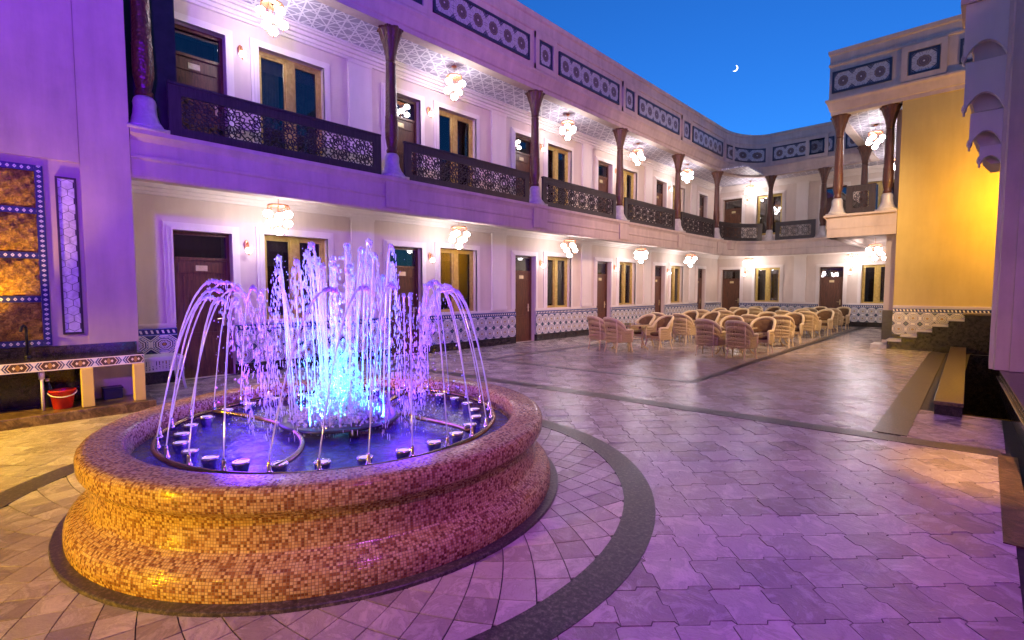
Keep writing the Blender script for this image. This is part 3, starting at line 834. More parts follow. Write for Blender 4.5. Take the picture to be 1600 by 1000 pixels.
def furnish(b, y0, y1, doors, wins, pils, ends=()):
    """one wing in its own frame: +x out of the wall, +y along it"""
    H1, H2 = 2.56, 6.02
    holes = [(d, d+DW, 0, H1) for d in doors]+[(d, d+DW, 3.73, H2) for d in doors]+[(a, e, 0.95, 2.60) for a, e in wins]+[(a, e, 4.15, 6.02) for a, e in wins]
    part('wall', holed_wall(y0, y1, 0, 6.66, holes, 0.17), M['plaster'], b)
    cd, cu_ = casing(DW, H1, z0=0.992).mesh('door_casing', M['plaster_trim']), casing(DW, H2-3.73).mesh('door_casing', M['plaster_trim'])
    for d in doors:
        add_door(b, d, 0, H1); add_door(b, d, 3.73, H2-3.73)
        put('door_casing', cd, b, (0, d, 0)); put('door_casing', cu_, b, (0, d, 3.73))
    for a, e in wins:
        add_window(b, a, 0.95, e-a, 1.65); add_window(b, a, 4.15, e-a, 1.87)
        m1 = casing(e-a, 1.65); part('window_casing', m1, M['plaster_trim'], b, loc=(0,a,0.95))
        m1 = casing(e-a, 1.87, False); part('window_casing', m1, M['plaster_trim'], b, loc=(0,a,4.15))
    for (a, e) in pils:
        for (z0, z1) in ((DB+0.07, 3.10), (3.73, 6.38)):
            m = MB(); m.box(0, 0.058, a, e, z0, z1).box(0, 0.075, a-0.015, e+0.015, z0, z0+0.10).box(0, 0.07, a-0.012, e+0.012, z1-0.05, z1)
            part('pilaster', m, M['plaster_trim'], b)
    for (za, zb) in ((3.10, 3.34), (6.38, 6.64)):
        m = MB()
        h_ = zb-za
        for (f0, f1, px) in ((0.0, 0.2, 0.05), (0.2, 0.45, 0.085), (0.45, 0.7, 0.14), (0.7, 0.86, 0.20), (0.86, 0.985, 0.23)):
            m.box(0, px, y0, y1, za+h_*f0, za+h_*f1)
        part('cornice', m, M['plaster_trim'], b)
    cuts = sorted([(d, d+DW) for d in doors]); s = y0
    # the tiled dado runs between the door casings
    for a, e in cuts+[(y1, y1)]:
        if a-s > 0.12: dado(b, s, a)
        s = e
    m = MB(); m.box(0.0, 0.06, y0, y1, 3.731, 3.83); part('skirting', m, M['granite_black'], b)

furn_left_doors = [2.05+4.155*k for k in range(6)]
furn_left_wins = [(3.50+4.15*k, 4.75+4.13*k) for k in range(5)]
left.location = (0, 0, 0)
lw = put('wall_frame', None, None)      # temporary frame for the wing's own axes
lw.location = (XW, 0, 0)
_before = set(bpy.data.objects)
furnish(lw, 1.31, YW, furn_left_doors, furn_left_wins, [(1.31, 1.45)]+[(5.28+4.17*k, 5.82+4.17*k) for k in range(5)])
bw = put('wall_frame', None, None); bw.location = (XW, YW, 0); bw.rotation_euler = (0, 0, -PI/2)
furnish(bw, 0.0, 9.9, [0.22, 4.50], [(1.80, 2.90), (6.05, 7.10)], [(3.48, 3.96), (7.5, 7.9)])
def rehang(frame, b):
    mw = Matrix.Translation(frame.location) @ Matrix.Rotation(frame.rotation_euler.z, 4, 'Z')
    for o in [o for o in bpy.data.objects if o.parent == frame]:
        loc = mw @ o.location
        o.parent = b; o.location = loc; o.rotation_euler = (o.rotation_euler.x, o.rotation_euler.y, o.rotation_euler.z+frame.rotation_euler.z)
    bpy.data.objects.remove(frame)
rehang(lw, left); rehang(bw, back)

# columns -----------------------------------------------------------
def col_base():
    m = MB()
    m.box(-0.24, 0.24, -0.24, 0.24, 0, 0.05)
    def sq(r, z, t):
        k = max(0.0, 1-z/0.22); c = max(abs(math.cos(t)), abs(math.sin(t)))
        return r*(1-k) + r*k*min(1/c, 1.32)
    m.lathe([(0.215,0.05),(0.20,0.10),(0.17,0.17),(0.145,0.26),(0.135,0.36),(0.14,0.42),(0.125,0.47),(0.10,0.50)], 32, rad=sq)
    return m
def col_shaft():
    m = MB()
    m.lathe([(0.085,0.49),(0.105,0.52),(0.11,0.56),(0.085,0.60),(0.10,0.66),(0.125,0.80),(0.128,1.0),(0.12,1.18),(0.125,1.20),(0.115,1.23),(0.105,1.8),(0.095,2.2),(0.10,2.22),(0.09,2.25)], 24)
    return m
def col_cap():
    m = MB()
    def fl(r, z, t):
        k = max(0.0, (z-2.3)/0.57); return r*(1+0.20*k*abs(math.cos(4*t))**0.7-0.06*k)
    m.lathe([(0.085,2.24),(0.098,2.30),(0.10,2.38),(0.118,2.44),(0.118,2.48),(0.14,2.56),(0.143,2.60),(0.175,2.70),(0.18,2.74),(0.205,2.82),(0.21,2.87)], 48, rad=fl)
    for k in range(8):
        t = 2*PI*k/8; m.ball((0.235*math.cos(t), 0.235*math.sin(t), 2.85), 0.028, 6, 4)
    return m
cb, cs, cc = col_base().mesh('column_base', M['bell_marble'], True), col_shaft().mesh('column', M['wood_column'], True), col_cap().mesh('capital', M['wood_column'], True)
def add_col(b, x, y, rz=0):
    o = put('column', cs, b, (x, y, 3.73), (0,0,rz)); put('column_base', cb, o); put('capital', cc, o); return o
CN = -0.16
ycols = [1.52, 5.50, 9.78, 13.87, 17.95, 21.68]
for y in ycols: add_col(left, XF+CN, y)
p = at(s_back(-7.15), CN); add_col(back, *p); add_col(back, -5.10, YF-CN)
for (x, y) in ((-3.30, 17.25), (-2.12, 17.25), (-3.30, 21.4)): add_col(block, x, y)
for y in ycols[1:]:
    m = MB(); m.box(0.016, 0.04, -0.27, 0.27, 3.15, 3.655); part('fascia_block', m, M['stucco_facade'], left, loc=(XF, y, 0))

# railings ----------------------------------------------------------
def lattice_cell(n=12):
    """bars of one pierced star cell, in the unit square"""
    B = []; c = (0.5, 0.5)
    P = lambda r, t: (0.5+r*math.cos(t), 0.5+r*math.sin(t))
    st = 2*PI/n
    for k in range(n):
        t = k*st
        B.append((P(0.105, t-st/2), P(0.105, t+st/2)))
        B.append((P(0.105, t+st/2), P(0.215, t+st/2)))
        B.append((P(0.215, t+st/2), P(0.315, t))); B.append((P(0.315, t), P(0.215, t-st/2)))
        B.append((P(0.215, t+st/2), P(0.39, t+st/2)))
        B.append((P(0.39, t+st/2), P(0.315, t))); B.append((P(0.315, t), P(0.39, t-st/2)))
        q = P(0.39, t+st/2); dx, dy = math.cos(t+st/2), math.sin(t+st/2); e = 0.5/max(abs(dx), abs(dy))
        B.append((q, (0.5+dx*e, 0.5+dy*e)))
        q2 = P(0.5, t); m_ = max(abs(q2[0]-0.5), abs(q2[1]-0.5)); B.append((P(0.39, t+st/2), q2)); B.append((q2, P(0.39, t-st/2)))
    for (cx, cy) in ((0,0),(1,0),(0,1),(1,1)):      # little star in the corner between four cells
        sx_, sy_ = (1 if cx == 0 else -1), (1 if cy == 0 else -1)
        B += [((cx+sx_*0.16, cy), (cx+sx_*0.09, cy+sy_*0.09)), ((cx+sx_*0.09, cy+sy_*0.09), (cx, cy+sy_*0.16)), ((cx+sx_*0.09, cy+sy_*0.09), (cx+sx_*0.19, cy+sy_*0.19))]
    return B
CELLB = lattice_cell()
def railing(b, s0, s1, n=CN+0.02, zb=3.765, zt=4.535):
    L = s1-s0; curved = s1 > cum[1] and s0 < cum[iA]
    seg = 10 if curved else 1
    fr = MB()
    def run(za, zc, th, sa=s0, sb=s1):
        for k in range(seg):
            a, c = sa+(sb-sa)*k/seg, sa+(sb-sa)*(k+1)/seg
            p, q = at(a, n), at(c, n); fr.bar((p[0],p[1],(za+zc)/2), (q[0],q[1],(za+zc)/2), th, zc-za)
    run(4.36, 4.50, 0.05); run(4.50, zt, 0.085); run(zb, 3.90, 0.05)
    for (a, c) in ((s0, s0+0.16), (s1-0.16, s1)):
        p, q = at(a, n), at(c, n); fr.bar((p[0],p[1],4.13), (q[0],q[1],4.13), 0.052, 0.46)
    r = part('railing', fr, M['wood_rail'], b)
    m = MB(); z0, z1 = 3.90, 4.36; a0, a1 = s0+0.16, s1-0.16; nc = max(1, round((a1-a0)/(z1-z0))); cw = (a1-a0)/nc
    for i in range(nc):
        for (u0, v0), (u1, v1) in CELLB:
            pa = at(a0+(i+u0)*cw, n); pb = at(a0+(i+u1)*cw, n)
            nx = at(a0+(i+u0)*cw, n+1); up = (nx[0]-pa[0], nx[1]-pa[1], 0)
            m.bar((pa[0],pa[1],z0+v0*(z1-z0)), (pb[0],pb[1],z0+v1*(z1-z0)), 0.013, 0.022, up)
    put('lattice', m.mesh('lattice', M['wood_rail']), r)
for i in range(len(ycols)-1): railing(left, s_of_y(ycols[i])+0.27, s_of_y(ycols[i+1])-0.27)
railing(left, s_of_y(21.68)+0.25, s_back(-7.15)-0.25)
railing(back, s_back(-7.15)+0.25, s_back(-5.10)-0.25); railing(back, s_back(-5.10)+0.25, cum[iA+1]-0.1)
railing(block, cum[iA+1]+0.2, cum[iA+1]+2.2); railing(block, cum[iA+1]+2.8, cum[iA+2]-0.45)
railing(block, s_rightx(-3.30)+0.24, s_rightx(-2.12)-0.24)

# tiled panels on the parapet ---------------------------------------
ft = MB(); ft.quad((0,0,0),(1,0,0),(1,0,1),(0,0,1), ((0,0),(1,0),(1,1),(0,1)))
for q in (((0,0.02,0),(1,0.02,0),(1,0,0),(0,0,0)), ((0,0,1),(1,0,1),(1,0.02,1),(0,0.02,1)), ((0,0,0),(0,0,1),(0,0.02,1),(0,0.02,0)), ((1,0.02,0),(1,0.02,1),(1,0,1),(1,0,0))):
    ft.quad(*q, uv=((0.99,0.99),)*4)
frieze_tile = ft.mesh('frieze_tile', M['frieze_glaze'])
def tile_panel(b, s0, s1, cnt, z0=7.20, z1=7.80, n=0.055):
    fr = MB(); bw_ = 0.055; seg = 8 if (s1 > cum[1] and s0 < cum[iA]) else 1
    for (za, zc) in ((z0, z0+bw_), (z1-bw_, z1)):
        for k in range(seg):
            p, q = at(s0+(s1-s0)*k/seg, n+0.012), at(s0+(s1-s0)*(k+1)/seg, n+0.012)
            fr.bar((p[0],p[1],(za+zc)/2), (q[0],q[1],(za+zc)/2), 0.05, zc-za)
    for (a, c) in ((s0, s0+bw_), (s1-bw_, s1)):
        p, q = at(a, n+0.010), at(c, n+0.010); fr.bar((p[0],p[1],(z0+z1)/2), (q[0],q[1],(z0+z1)/2), 0.05, z1-z0)
    o = part('tile_panel', fr, M['navy_glaze'], b)
    a0, a1 = s0+bw_, s1-bw_; tw = (a1-a0)/cnt
    for i in range(cnt):
        p, q = at(a0+i*tw+0.002, n+0.016), at(a0+(i+1)*tw-0.002, n+0.016)
        ang = math.atan2(q[1]-p[1], q[0]-p[0])
        put('frieze_tile', frieze_tile, o, (p[0], p[1], z0+bw_), (0,0,ang), (tw-0.004, 1, z1-z0-2*bw_))
def pier(b, s0, s1):
    m = MB(); p, q = at(s0, 0.075), at(s1, 0.075)
    # proud frame round the small panel
    for (za, zc) in ((7.05, 7.19), (7.81, 7.96)):
        m.bar((p[0],p[1],(za+zc)/2), (q[0],q[1],(za+zc)/2), 0.07, zc-za)
    for (a, c) in ((s0, s0+0.13), (s1-0.13, s1)):
        p, q = at(a, 0.077), at(c, 0.077); m.bar((p[0],p[1],7.505), (q[0],q[1],7.505), 0.07, 0.905)
    part('parapet_pier', m, M['stucco_facade'], b)
for k in range(-1, 5):
    y = 10.46+4.09*k
    if y > 1.3 and y+2.95 < 22: tile_panel(left, s_of_y(y), s_of_y(y+2.93), 6)
    if k < 4:
        yb = 13.74+4.09*k
        if k >= -1: tile_panel(left, s_of_y(yb), s_of_y(yb+0.52), 1); pier(left, s_of_y(yb)-0.15, s_of_y(yb+0.52)+0.15)
tile_panel(left, s_of_y(5.5), s_of_y(6.08), 1); pier(left, s_of_y(5.35), s_of_y(6.23))
tile_panel(left, s_of_y(22.0), s_back(-7.35), 3)
tile_panel(back, s_back(-7.05), s_back(-4.75), 5); tile_panel(back, s_back(-4.35), s_back(-3.85), 1)
tile_panel(block, s_rightx(-3.48), s_rightx(-2.10), 3); tile_panel(block, s_rightx(-1.75), s_rightx(-1.13), 1); pier(block, s_rightx(-1.9), s_rightx(-0.98))
tile_panel(block, s_rightx(-0.75), s_rightx(1.6), 4)

# wings behind and to the right of the camera close the court (seen only in reflections)
for (lbl, x, y, rz, ln) in (('plain arcaded wing on the right hand of the court, outside the frame', 2.3, 9.8, PI, 18.0), ('plain entrance wing behind the viewer, outside the frame', -9.9, -8.0, 0, 0)):
    ow = thing('gallery_wing', lbl, 'building', (x, y, 0), rz)
    if ln:
        hs = [(1.2+3.4*k, 2.2+3.4*k, 0.0, 2.6) for k in range(5)]+[(1.2+3.4*k, 2.2+3.4*k, 3.75, 6.0) for k in range(5)]
        part('wall', holed_wall(0.0, ln, 0, 8.4, hs, 0.3), M['stucco_facade'], ow)
        for h in hs:
            m = MB(); m.box(-0.25, -0.2, h[0], h[1], h[2], h[3]); part('door', m, M['wood_door'], ow)
        m = MB(); m.box(0.0, 0.12, 0.0, ln, 3.1, 3.7).box(0.0, 0.10, 0.0, ln, 7.0, 7.1).box(0.0, 0.10, 0.0, ln, 8.25, 8.4); part('string_course', m, M['stucco_facade'], ow)
    else:
        hs = [(1.5+3.0*k, 2.5+3.0*k, 0.0, 2.6) for k in range(4)]
        m = holed_wall(0.0, 12.6, 0, 8.4, hs, 0.3)
        m.v = [(vy, vx, vz) for vx, vy, vz in m.v]; part('wall', m, M['stucco_facade'], ow)
        for h in hs:
            m = MB(); m.box(h[0], h[1], -0.25, -0.2, h[2], h[3]); part('door', m, M['wood_door'], ow)

# ------------------------------------------------------------------ right block: walls, slab, steps
part('floor_slab', sweep(SLAB, iA+1, iA+2), M['stucco_facade'], block)
part('parapet', sweep(PARA, iA+1, iA+3), M['stucco_facade'], block)
part('ceiling', sweep(CEIL, iA+1, iA+2), M['girih_ceiling'], block)
m = MB()   # balcony end, closed by its own fascia
for z0, z1, px in ((3.67,3.729,0.07),(3.33,3.67,0.0),(3.08,3.33,-0.01)):
    m.box(XR+0.001-px, -1.86, YR-px, YR+0.9, z0, z1)
part('balcony_end', m, M['stucco_facade'], block)
m = MB(); m.box(-3.25, -1.86, YR+0.25, YR+1.2, 6.645, 6.70); part('ceiling', m, M['girih_ceiling'], block)
m = MB(); m.box(-1.85, 2.6, YR+0.03, YR+0.5, 0, 6.70); part('wall', m, M['stucco_amber_tint'], block)
m = MB(); m.box(-1.86, -1.5, YR+0.5, 25.28, 0, 6.70); part('wall', m, M['plaster'], block)
m = MB(); m.box(-2.10, -1.86, YR+0.30, YR+0.75, 0, 3.10).box(-2.02, -1.86, YR+0.62, YR+0.95, 3.735, 6.55); part('pier', m, M['plaster'], block)
bl = put('wall_frame', None, None); bl.location = (-1.85, YR+0.03, 0); bl.rotation_euler = (0,0,-PI/2)
dado(bl, 0.0, 4.4, 0.14, 0.02)
rehang(bl, block)
m = MB(); m.box(-2.115, -1.862, YR+0.285, YR+0.30, 0.15, 0.98); part('dado_backing', m, M['navy_glaze'], block)

steps = thing('stone_steps', 'flight of black granite steps with pale treads climbing right against the amber-lit wall', 'steps')
sx = [-1.88, -1.58, -1.27, -0.98, -0.68, -0.39]; sz = [0.235, 0.37, 0.52, 0.67, 0.82, 0.975]
for k in range(6):
    x1 = sx[k+1] if k < 5 else 2.4
    m = MB(); m.box(sx[k]+0.02, x1+0.02, 16.2, YR-0.06, 0.0, sz[k]-0.035); part('riser_block', m, M['granite_black'], steps)
    m = MB(); m.box(sx[k]-0.01, x1+(0.018 if k < 5 else 0), 16.17, YR-0.06, sz[k]-0.034, sz[k]); part('tread', m, M['kerb_marble'] if k == 5 else M['bell_marble'], steps)
m = MB(); m.box(-2.22, -1.865, 16.24, YR-0.06, 0.0, 0.10); part('tread', m, M['bell_marble'], steps)

# ------------------------------------------------------------------ washstand block at the left
ws = thing('washstand_wall', 'tall violet-lit plaster wall at the left edge with a tiled niche above a granite counter', 'wall')
XB = XF+0.02
m = MB(); m.box(-10.8, XB, -4.0, 0.78, 0, 9.4).box(-10.8, XB+0.025, 0.78, 1.30, 0, 9.4); part('wall', m, M['stucco_facade'], ws)
m = MB(); m.box(XB+0.001, XB+0.018, -4.0, 0.775, 3.16, 9.4); part('wall_panel', m, M['stucco_facade'], ws)
m = MB(); m.box(-9.85, -8.75, 1.305, 1.36, 3.74, 6.55).box(-8.80, -8.74, 1.36, 1.95, 3.74, 6.55); part('dark_gap_panel', m, M['black_metal'], ws)  # black panels stand in for the dark opening beside the first column
# niche: navy tile frame, four onyx shelves
NY0, NY1 = -1.3, 0.43; nz = [0.86, 1.40, 1.93, 2.47, 3.06]
m = MB(); fr_x = XB+0.03
def lbox(m, y0, y1, z0, z1, along='y'):
    L = (y1-y0 if along == 'y' else z1-z0)/0.06
    uv = ((0,0),(L,0),(L,1),(0,1)) if along == 'y' else ((0,1),(0,0),(L,0),(L,1))
    m.box(XB+0.002, fr_x, y0, y1, z0, z1)
    m.quad((fr_x+0.002,y0,z0),(fr_x+0.002,y1,z0),(fr_x+0.002,y1,z1),(fr_x+0.002,y0,z1), uv)
lbox(m, NY1-0.075, NY1, nz[0], nz[-1], 'z'); lbox(m, NY0, NY0+0.075, nz[0], nz[-1], 'z')
for z in nz: lbox(m, NY0+0.077, NY1-0.077, min(z, nz[-1]-0.075), min(z, nz[-1]-0.075)+0.075)
part('niche_frame', m, M['lozenge_glaze'], ws)
for k in range(4):
    z0, z1 = nz[k]+0.078, (nz[k+1] if k < 3 else nz[4]-0.075)-0.003; y0, y1 = NY0+0.08, NY1-0.08
    # rough onyx slab bulging between the frames
    m = MB(); ny, nzz = 40, 14
    hf = lambda u, v: 0.012+0.05*math.sin(PI*u)**0.5*math.sin(PI*v)**0.6+0.010*math.sin(u*61+k)*math.sin(v*17+u*23)
    for i in range(ny):
        for j in range(nzz):
            q = [(i/ny, j/nzz), ((i+1)/ny, j/nzz), ((i+1)/ny, (j+1)/nzz), (i/ny, (j+1)/nzz)]
            m.quad(*[(XB+0.004+hf(u, v), y0+(y1-y0)*u, z0+(z1-z0)*v) for u, v in q])
    part('onyx_slab', m, M['onyx'], ws)
# hexagon strip
hy0, hy1, hz0, hz1 = 0.535, 0.735, 0.99, 2.96
m = MB()
for b_ in ((hy0, hy0+0.022, hz0, hz1), (hy1-0.022, hy1, hz0, hz1), (hy0+0.022, hy1-0.022, hz0, hz0+0.022), (hy0+0.022, hy1-0.022, hz1-0.022, hz1)):
    m.box(XB+0.002, XB+0.035, *b_)
hexp = part('hexagon_panel', m, M['wood_rail'], ws)
m = MB(); m.box(XB+0.002, XB+0.006, hy0+0.02, hy1-0.02, hz0+0.02, hz1-0.02); put('panel_backing', m.mesh('panel_backing', M['black_metal']), hexp)
hr = 0.066; hw = hr*math.sqrt(3)
row = 0; z = hz0
while z < hz1+hr:
    for c in range(-1, 4):
        cy = hy0+0.055+c*hw+(hw/2 if row % 2 else 0)
        P = [(cy+(hr-0.003)*math.cos(PI/6+PI/3*k), z+(hr-0.003)*math.sin(PI/6+PI/3*k)) for k in range(6)]
        for nx, ny, cc in ((1,0,hy0+0.023), (-1,0,-(hy1-0.023)), (0,1,hz0+0.023), (0,-1,-(hz1-0.023))):
            P = clip(P, nx, ny, cc)
            if len(P) < 3: break
        if len(P) >= 3 and abs(area(P)) > 0.0004:
            m = MB(); L = len(P)
            m.v = [(0.016, y, zz) for y, zz in P]+[(0.004, y, zz) for y, zz in P]
            m.face(range(L))
            for i in range(L): m.face((i, L+i, L+(i+1) % L, (i+1) % L))
            put('hexagon_tile', m.mesh('hexagon_tile', M['hex_marble']), hexp, (XB+0.002, 0, 0))
    z += hr*1.5; row += 1
# counter, posts, kerb
XC = -7.93
m = MB(); m.box(XC, XB-0.0, -4.0, 1.27, 0.70, 0.735).box(XB+0.03, XB+0.06, -4.0, 1.27, 0.736, 0.85); part('counter', m, M['granite_black'], ws)
m = MB(); L = 5.27/0.27
m.quad((XC+0.02,-4.0,0.60),(XC+0.02,1.27,0.60),(XC+0.02,1.27,0.715),(XC+0.02,-4.0,0.715), ((0.3,0),(L+0.3,0),(L+0.3,1),(0.3,1)))
m.box(XC-0.04, XC+0.018, -4.0, 1.265, 0.598, 0.699); part('counter_edge', m, M['counter_glaze'], ws)
for y in (0.64, 1.15):
    m = MB(); m.box(XC-0.02, XC+0.10, y, y+0.115, 0.125, 0.597); bev(part('counter_post', m, M['stucco_amber_tint'], ws), 0.006)
m = MB(); m.box(XB+0.002, XB+0.01, -3.9, 1.25, 0.12, 0.597); part('recess_back', m, M['granite_black'], ws)
m = MB(); m.box(XB, -7.74, -4.0, 1.36, -0.02, 0.12); bev(part('kerb', m, M['kerb_marble'], ws), 0.012)
m = MB(); m.tube([(XC-0.06,0.30,0.125),(XC-0.06,0.30,0.55)], 0.016, 8).tube([(XC-0.06,0.30,0.50),(XC-0.06,0.30,0.598)], 0.028, 8); part('drain_pipe', m, M['white_plastic'], ws, True)
m = MB(); m.tube([(XB+0.15,0.20,0.735),(XB+0.15,0.20,1.06),(XB+0.165,0.195,1.11),(XB+0.20,0.18,1.13),(XB+0.25,0.16,1.11),(XB+0.27,0.15,1.06)], 0.014, 8).lathe([(0.035,0.735),(0.03,0.76),(0.0,0.77)], 12, (XB+0.15,0.20)); part('faucet', m, M['black_metal'], ws, True)
# bucket
bk = thing('bucket', 'red plastic bucket with a white handle under the granite counter', 'bucket', (-8.02, 0.475, 0.121))
m = MB(); m.lathe([(0.085,0.0),(0.09,0.004),(0.118,0.205),(0.128,0.208),(0.13,0.225),(0.122,0.228),(0.116,0.215),(0.085,0.012),(0.0,0.012)], 28); part('pail', m, M['red_plastic'], bk, True)
m = MB(); m.tube([(0.128*math.sin(t), 0.128*math.cos(t), 0.21) if False else (0.135*math.sin(t)*0.9+0.0, 0.131*math.cos(t), 0.205-0.055*math.sin(t)) for t in [PI*k/16 for k in range(17)]], 0.007, 6); part('bucket_handle', m, M['white_plastic'], bk, True)
bt = thing('bottle', 'dark bottle with pale cap standing behind the red bucket', 'bottle', (-8.22, 0.36, 0.121))
m = MB(); m.lathe([(0.035,0),(0.04,0.01),(0.04,0.22),(0.028,0.27),(0.018,0.29),(0.018,0.32)], 14); part('bottle_body', m, M['blue_plastic'], bt, True)
m = MB(); m.lathe([(0.021,0.315),(0.021,0.35),(0.0,0.352)], 12); part('cap', m, M['white_plastic'], bt, True)
bx = thing('storage_box', 'dark blue box in the dim space under the counter', 'box', (-8.30, 0.98, 0.121))
m = MB(); m.box(-0.10, 0.10, -0.10, 0.10, 0, 0.13); bev(part('box_body', m, M['blue_plastic'], bx), 0.012); m = MB(); m.box(-0.106, 0.106, -0.106, 0.106, 0.131, 0.15); bev(part('lid', m, M['blue_plastic'], bx), 0.006)
# white wicker bench in the arcade
wb = thing('wicker_bench', 'small white wicker bench against the arcade wall beside the first door', 'bench', (-9.32, 1.70, 0), 0)
m = MB(); m.box(-0.24, 0.24, -0.27, 0.27, 0.46, 0.53); bev(part('seat', m, M['wicker_white'], wb), 0.02)
m = MB()
for k in range(12): m.box(0.236, 0.25, -0.25+0.042*k, -0.225+0.042*k, 0.33, 0.46)
m.box(0.232, 0.252, -0.27, 0.27, 0.305, 0.33); part('apron', m, M['wicker_white'], wb)
for sx_, sy_ in ((1,1),(1,-1),(-1,1),(-1,-1)):
    m = MB(); m.tube([(0.22*sx_,0.25*sy_,0.47),(0.225*sx_,0.25*sy_,0.2),(0.25*sx_,0.28*sy_,0.0)], 0.02, 8); part('leg', m, M['wicker_white'], wb, True)

# ------------------------------------------------------------------ fountain
fo = thing('fountain', 'round mosaic fountain with violet-lit water jets in the courtyard foreground', 'fountain', (FC[0], FC[1], 0))
m = MB(); m.lathe([(1.60,-0.01),(1.80,-0.01),(1.80,0.018),(1.795,0.022),(1.60,0.022)], 128, cap=False); part('plinth_ring', m, M['granite_band'], fo)
prof = [(1.735,0.02),(1.738,0.05),(1.735,0.10),(1.722,0.135),(1.695,0.165),(1.655,0.185),(1.640,0.192),(1.634,0.204),(1.622,0.209),(1.616,0.235),(1.611,0.30),(1.611,0.37),(1.614,0.392),(1.626,0.399),(1.630,0.411),(1.640,0.418),(1.658,0.430),(1.667,0.45),(1.669,0.515),(1.664,0.536),(1.652,0.550),(1.634,0.559),(1.61,0.562),(1.47,0.562),(1.44,0.557),(1.424,0.545),(1.418,0.52),(1.416,0.46),(1.416,0.20)]
m = MB(); m.lathe(prof, 160, uvm=1.6, cap=False); part('basin', m, M['mosaic'], fo, True)
m = MB(); N_ = 96
for k in range(N_):
    t0, t1 = 2*PI*k/N_, 2*PI*(k+1)/N_; m.v += []
    m.quad((0,0,0.40),(0,0,0.40),(1.36*math.cos(t0),1.36*math.sin(t0),0.40),(1.36*math.cos(t1),1.36*math.sin(t1),0.40)) if False else None
m.v = [(0,0,0.40)]+[(1.42*math.cos(2*PI*k/N_),1.42*math.sin(2*PI*k/N_),0.40) for k in range(N_)]
for k in range(N_): m.face((0, 1+k, 1+(k+1) % N_))
part('pool_water', m, M['pool_water'], fo)
PC = Vector((-0.10, 0.05, 0))     # pipe ring centre
RN = 1.28
m = MB(); m.tube([(PC.x+(RN+0.02)*math.cos(2*PI*k/64), PC.y+(RN+0.02)*math.sin(2*PI*k/64), 0.455) for k in range(64)], 0.020, 8, closed=True); part('pipe_ring', m, M['bronze_pipe'], fo, True)
def bez(P, n=24):
    P = [Vector(p) for p in P]; out = []
    for i in range(n+1):
        t = i/n; Q = P[:]
        while len(Q) > 1: Q = [Q[j]*(1-t)+Q[j+1]*t for j in range(len(Q)-1)]
        out.append(tuple(Q[0]))
    return out
for P in ([(-1.12,-0.64,0.46),(-0.55,-0.35,0.46),(0.25,-0.25,0.46),(0.60,-0.55,0.46),(0.72,-0.80,0.46)], [(-0.62,1.10,0.46),(-0.30,0.30,0.46),(0.25,0.40,0.46),(0.62,0.62,0.46),(0.98,0.55,0.46)]):
    m = MB(); m.tube(bez(P), 0.020, 8); part('inner_pipe', m, M['bronze_pipe'], fo, True)
# central stand
m = MB(); m.lathe([(0.47,0.455),(0.49,0.462),(0.49,0.475),(0.47,0.482),(0.30,0.482),(0.30,0.455)], 48, (PC.x,PC.y), cap=False)
for k in range(4): m.bar((PC.x+0.30*math.cos(k*PI/2+0.4),PC.y+0.30*math.sin(k*PI/2+0.4),0.469), (PC.x+0.02*math.cos(k*PI/2),PC.y+0.02*math.sin(k*PI/2),0.469), 0.03, 0.02)
m.tube([(PC.x+0.40,PC.y-0.10,0.46),(PC.x+0.40,PC.y-0.10,0.36)], 0.04, 10).tube([(PC.x-0.3,PC.y+0.2,0.46),(PC.x-0.3,PC.y+0.2,0.36)], 0.04, 10)
part('nozzle_stand', m, M['black_metal'], fo, True)
m = MB(); m.lathe([(0.0,0.474),(0.034,0.474),(0.038,0.472)], 14, cap=False); puck_glow = m.mesh('lamp_lens', M['violet_led'])
m = MB(); m.lathe([(0.038,0.471),(0.046,0.478),(0.051,0.476),(0.053,0.464),(0.046,0.43),(0.038,0.40)], 14, cap=False); puck = m.mesh('lamp_housing', M['steel'], True)
m = MB(); m.lathe([(0.022,0.44),(0.022,0.47),(0.014,0.475),(0.011,0.52),(0.008,0.54)], 10); nozz = m.mesh('nozzle', M['steel'], True)
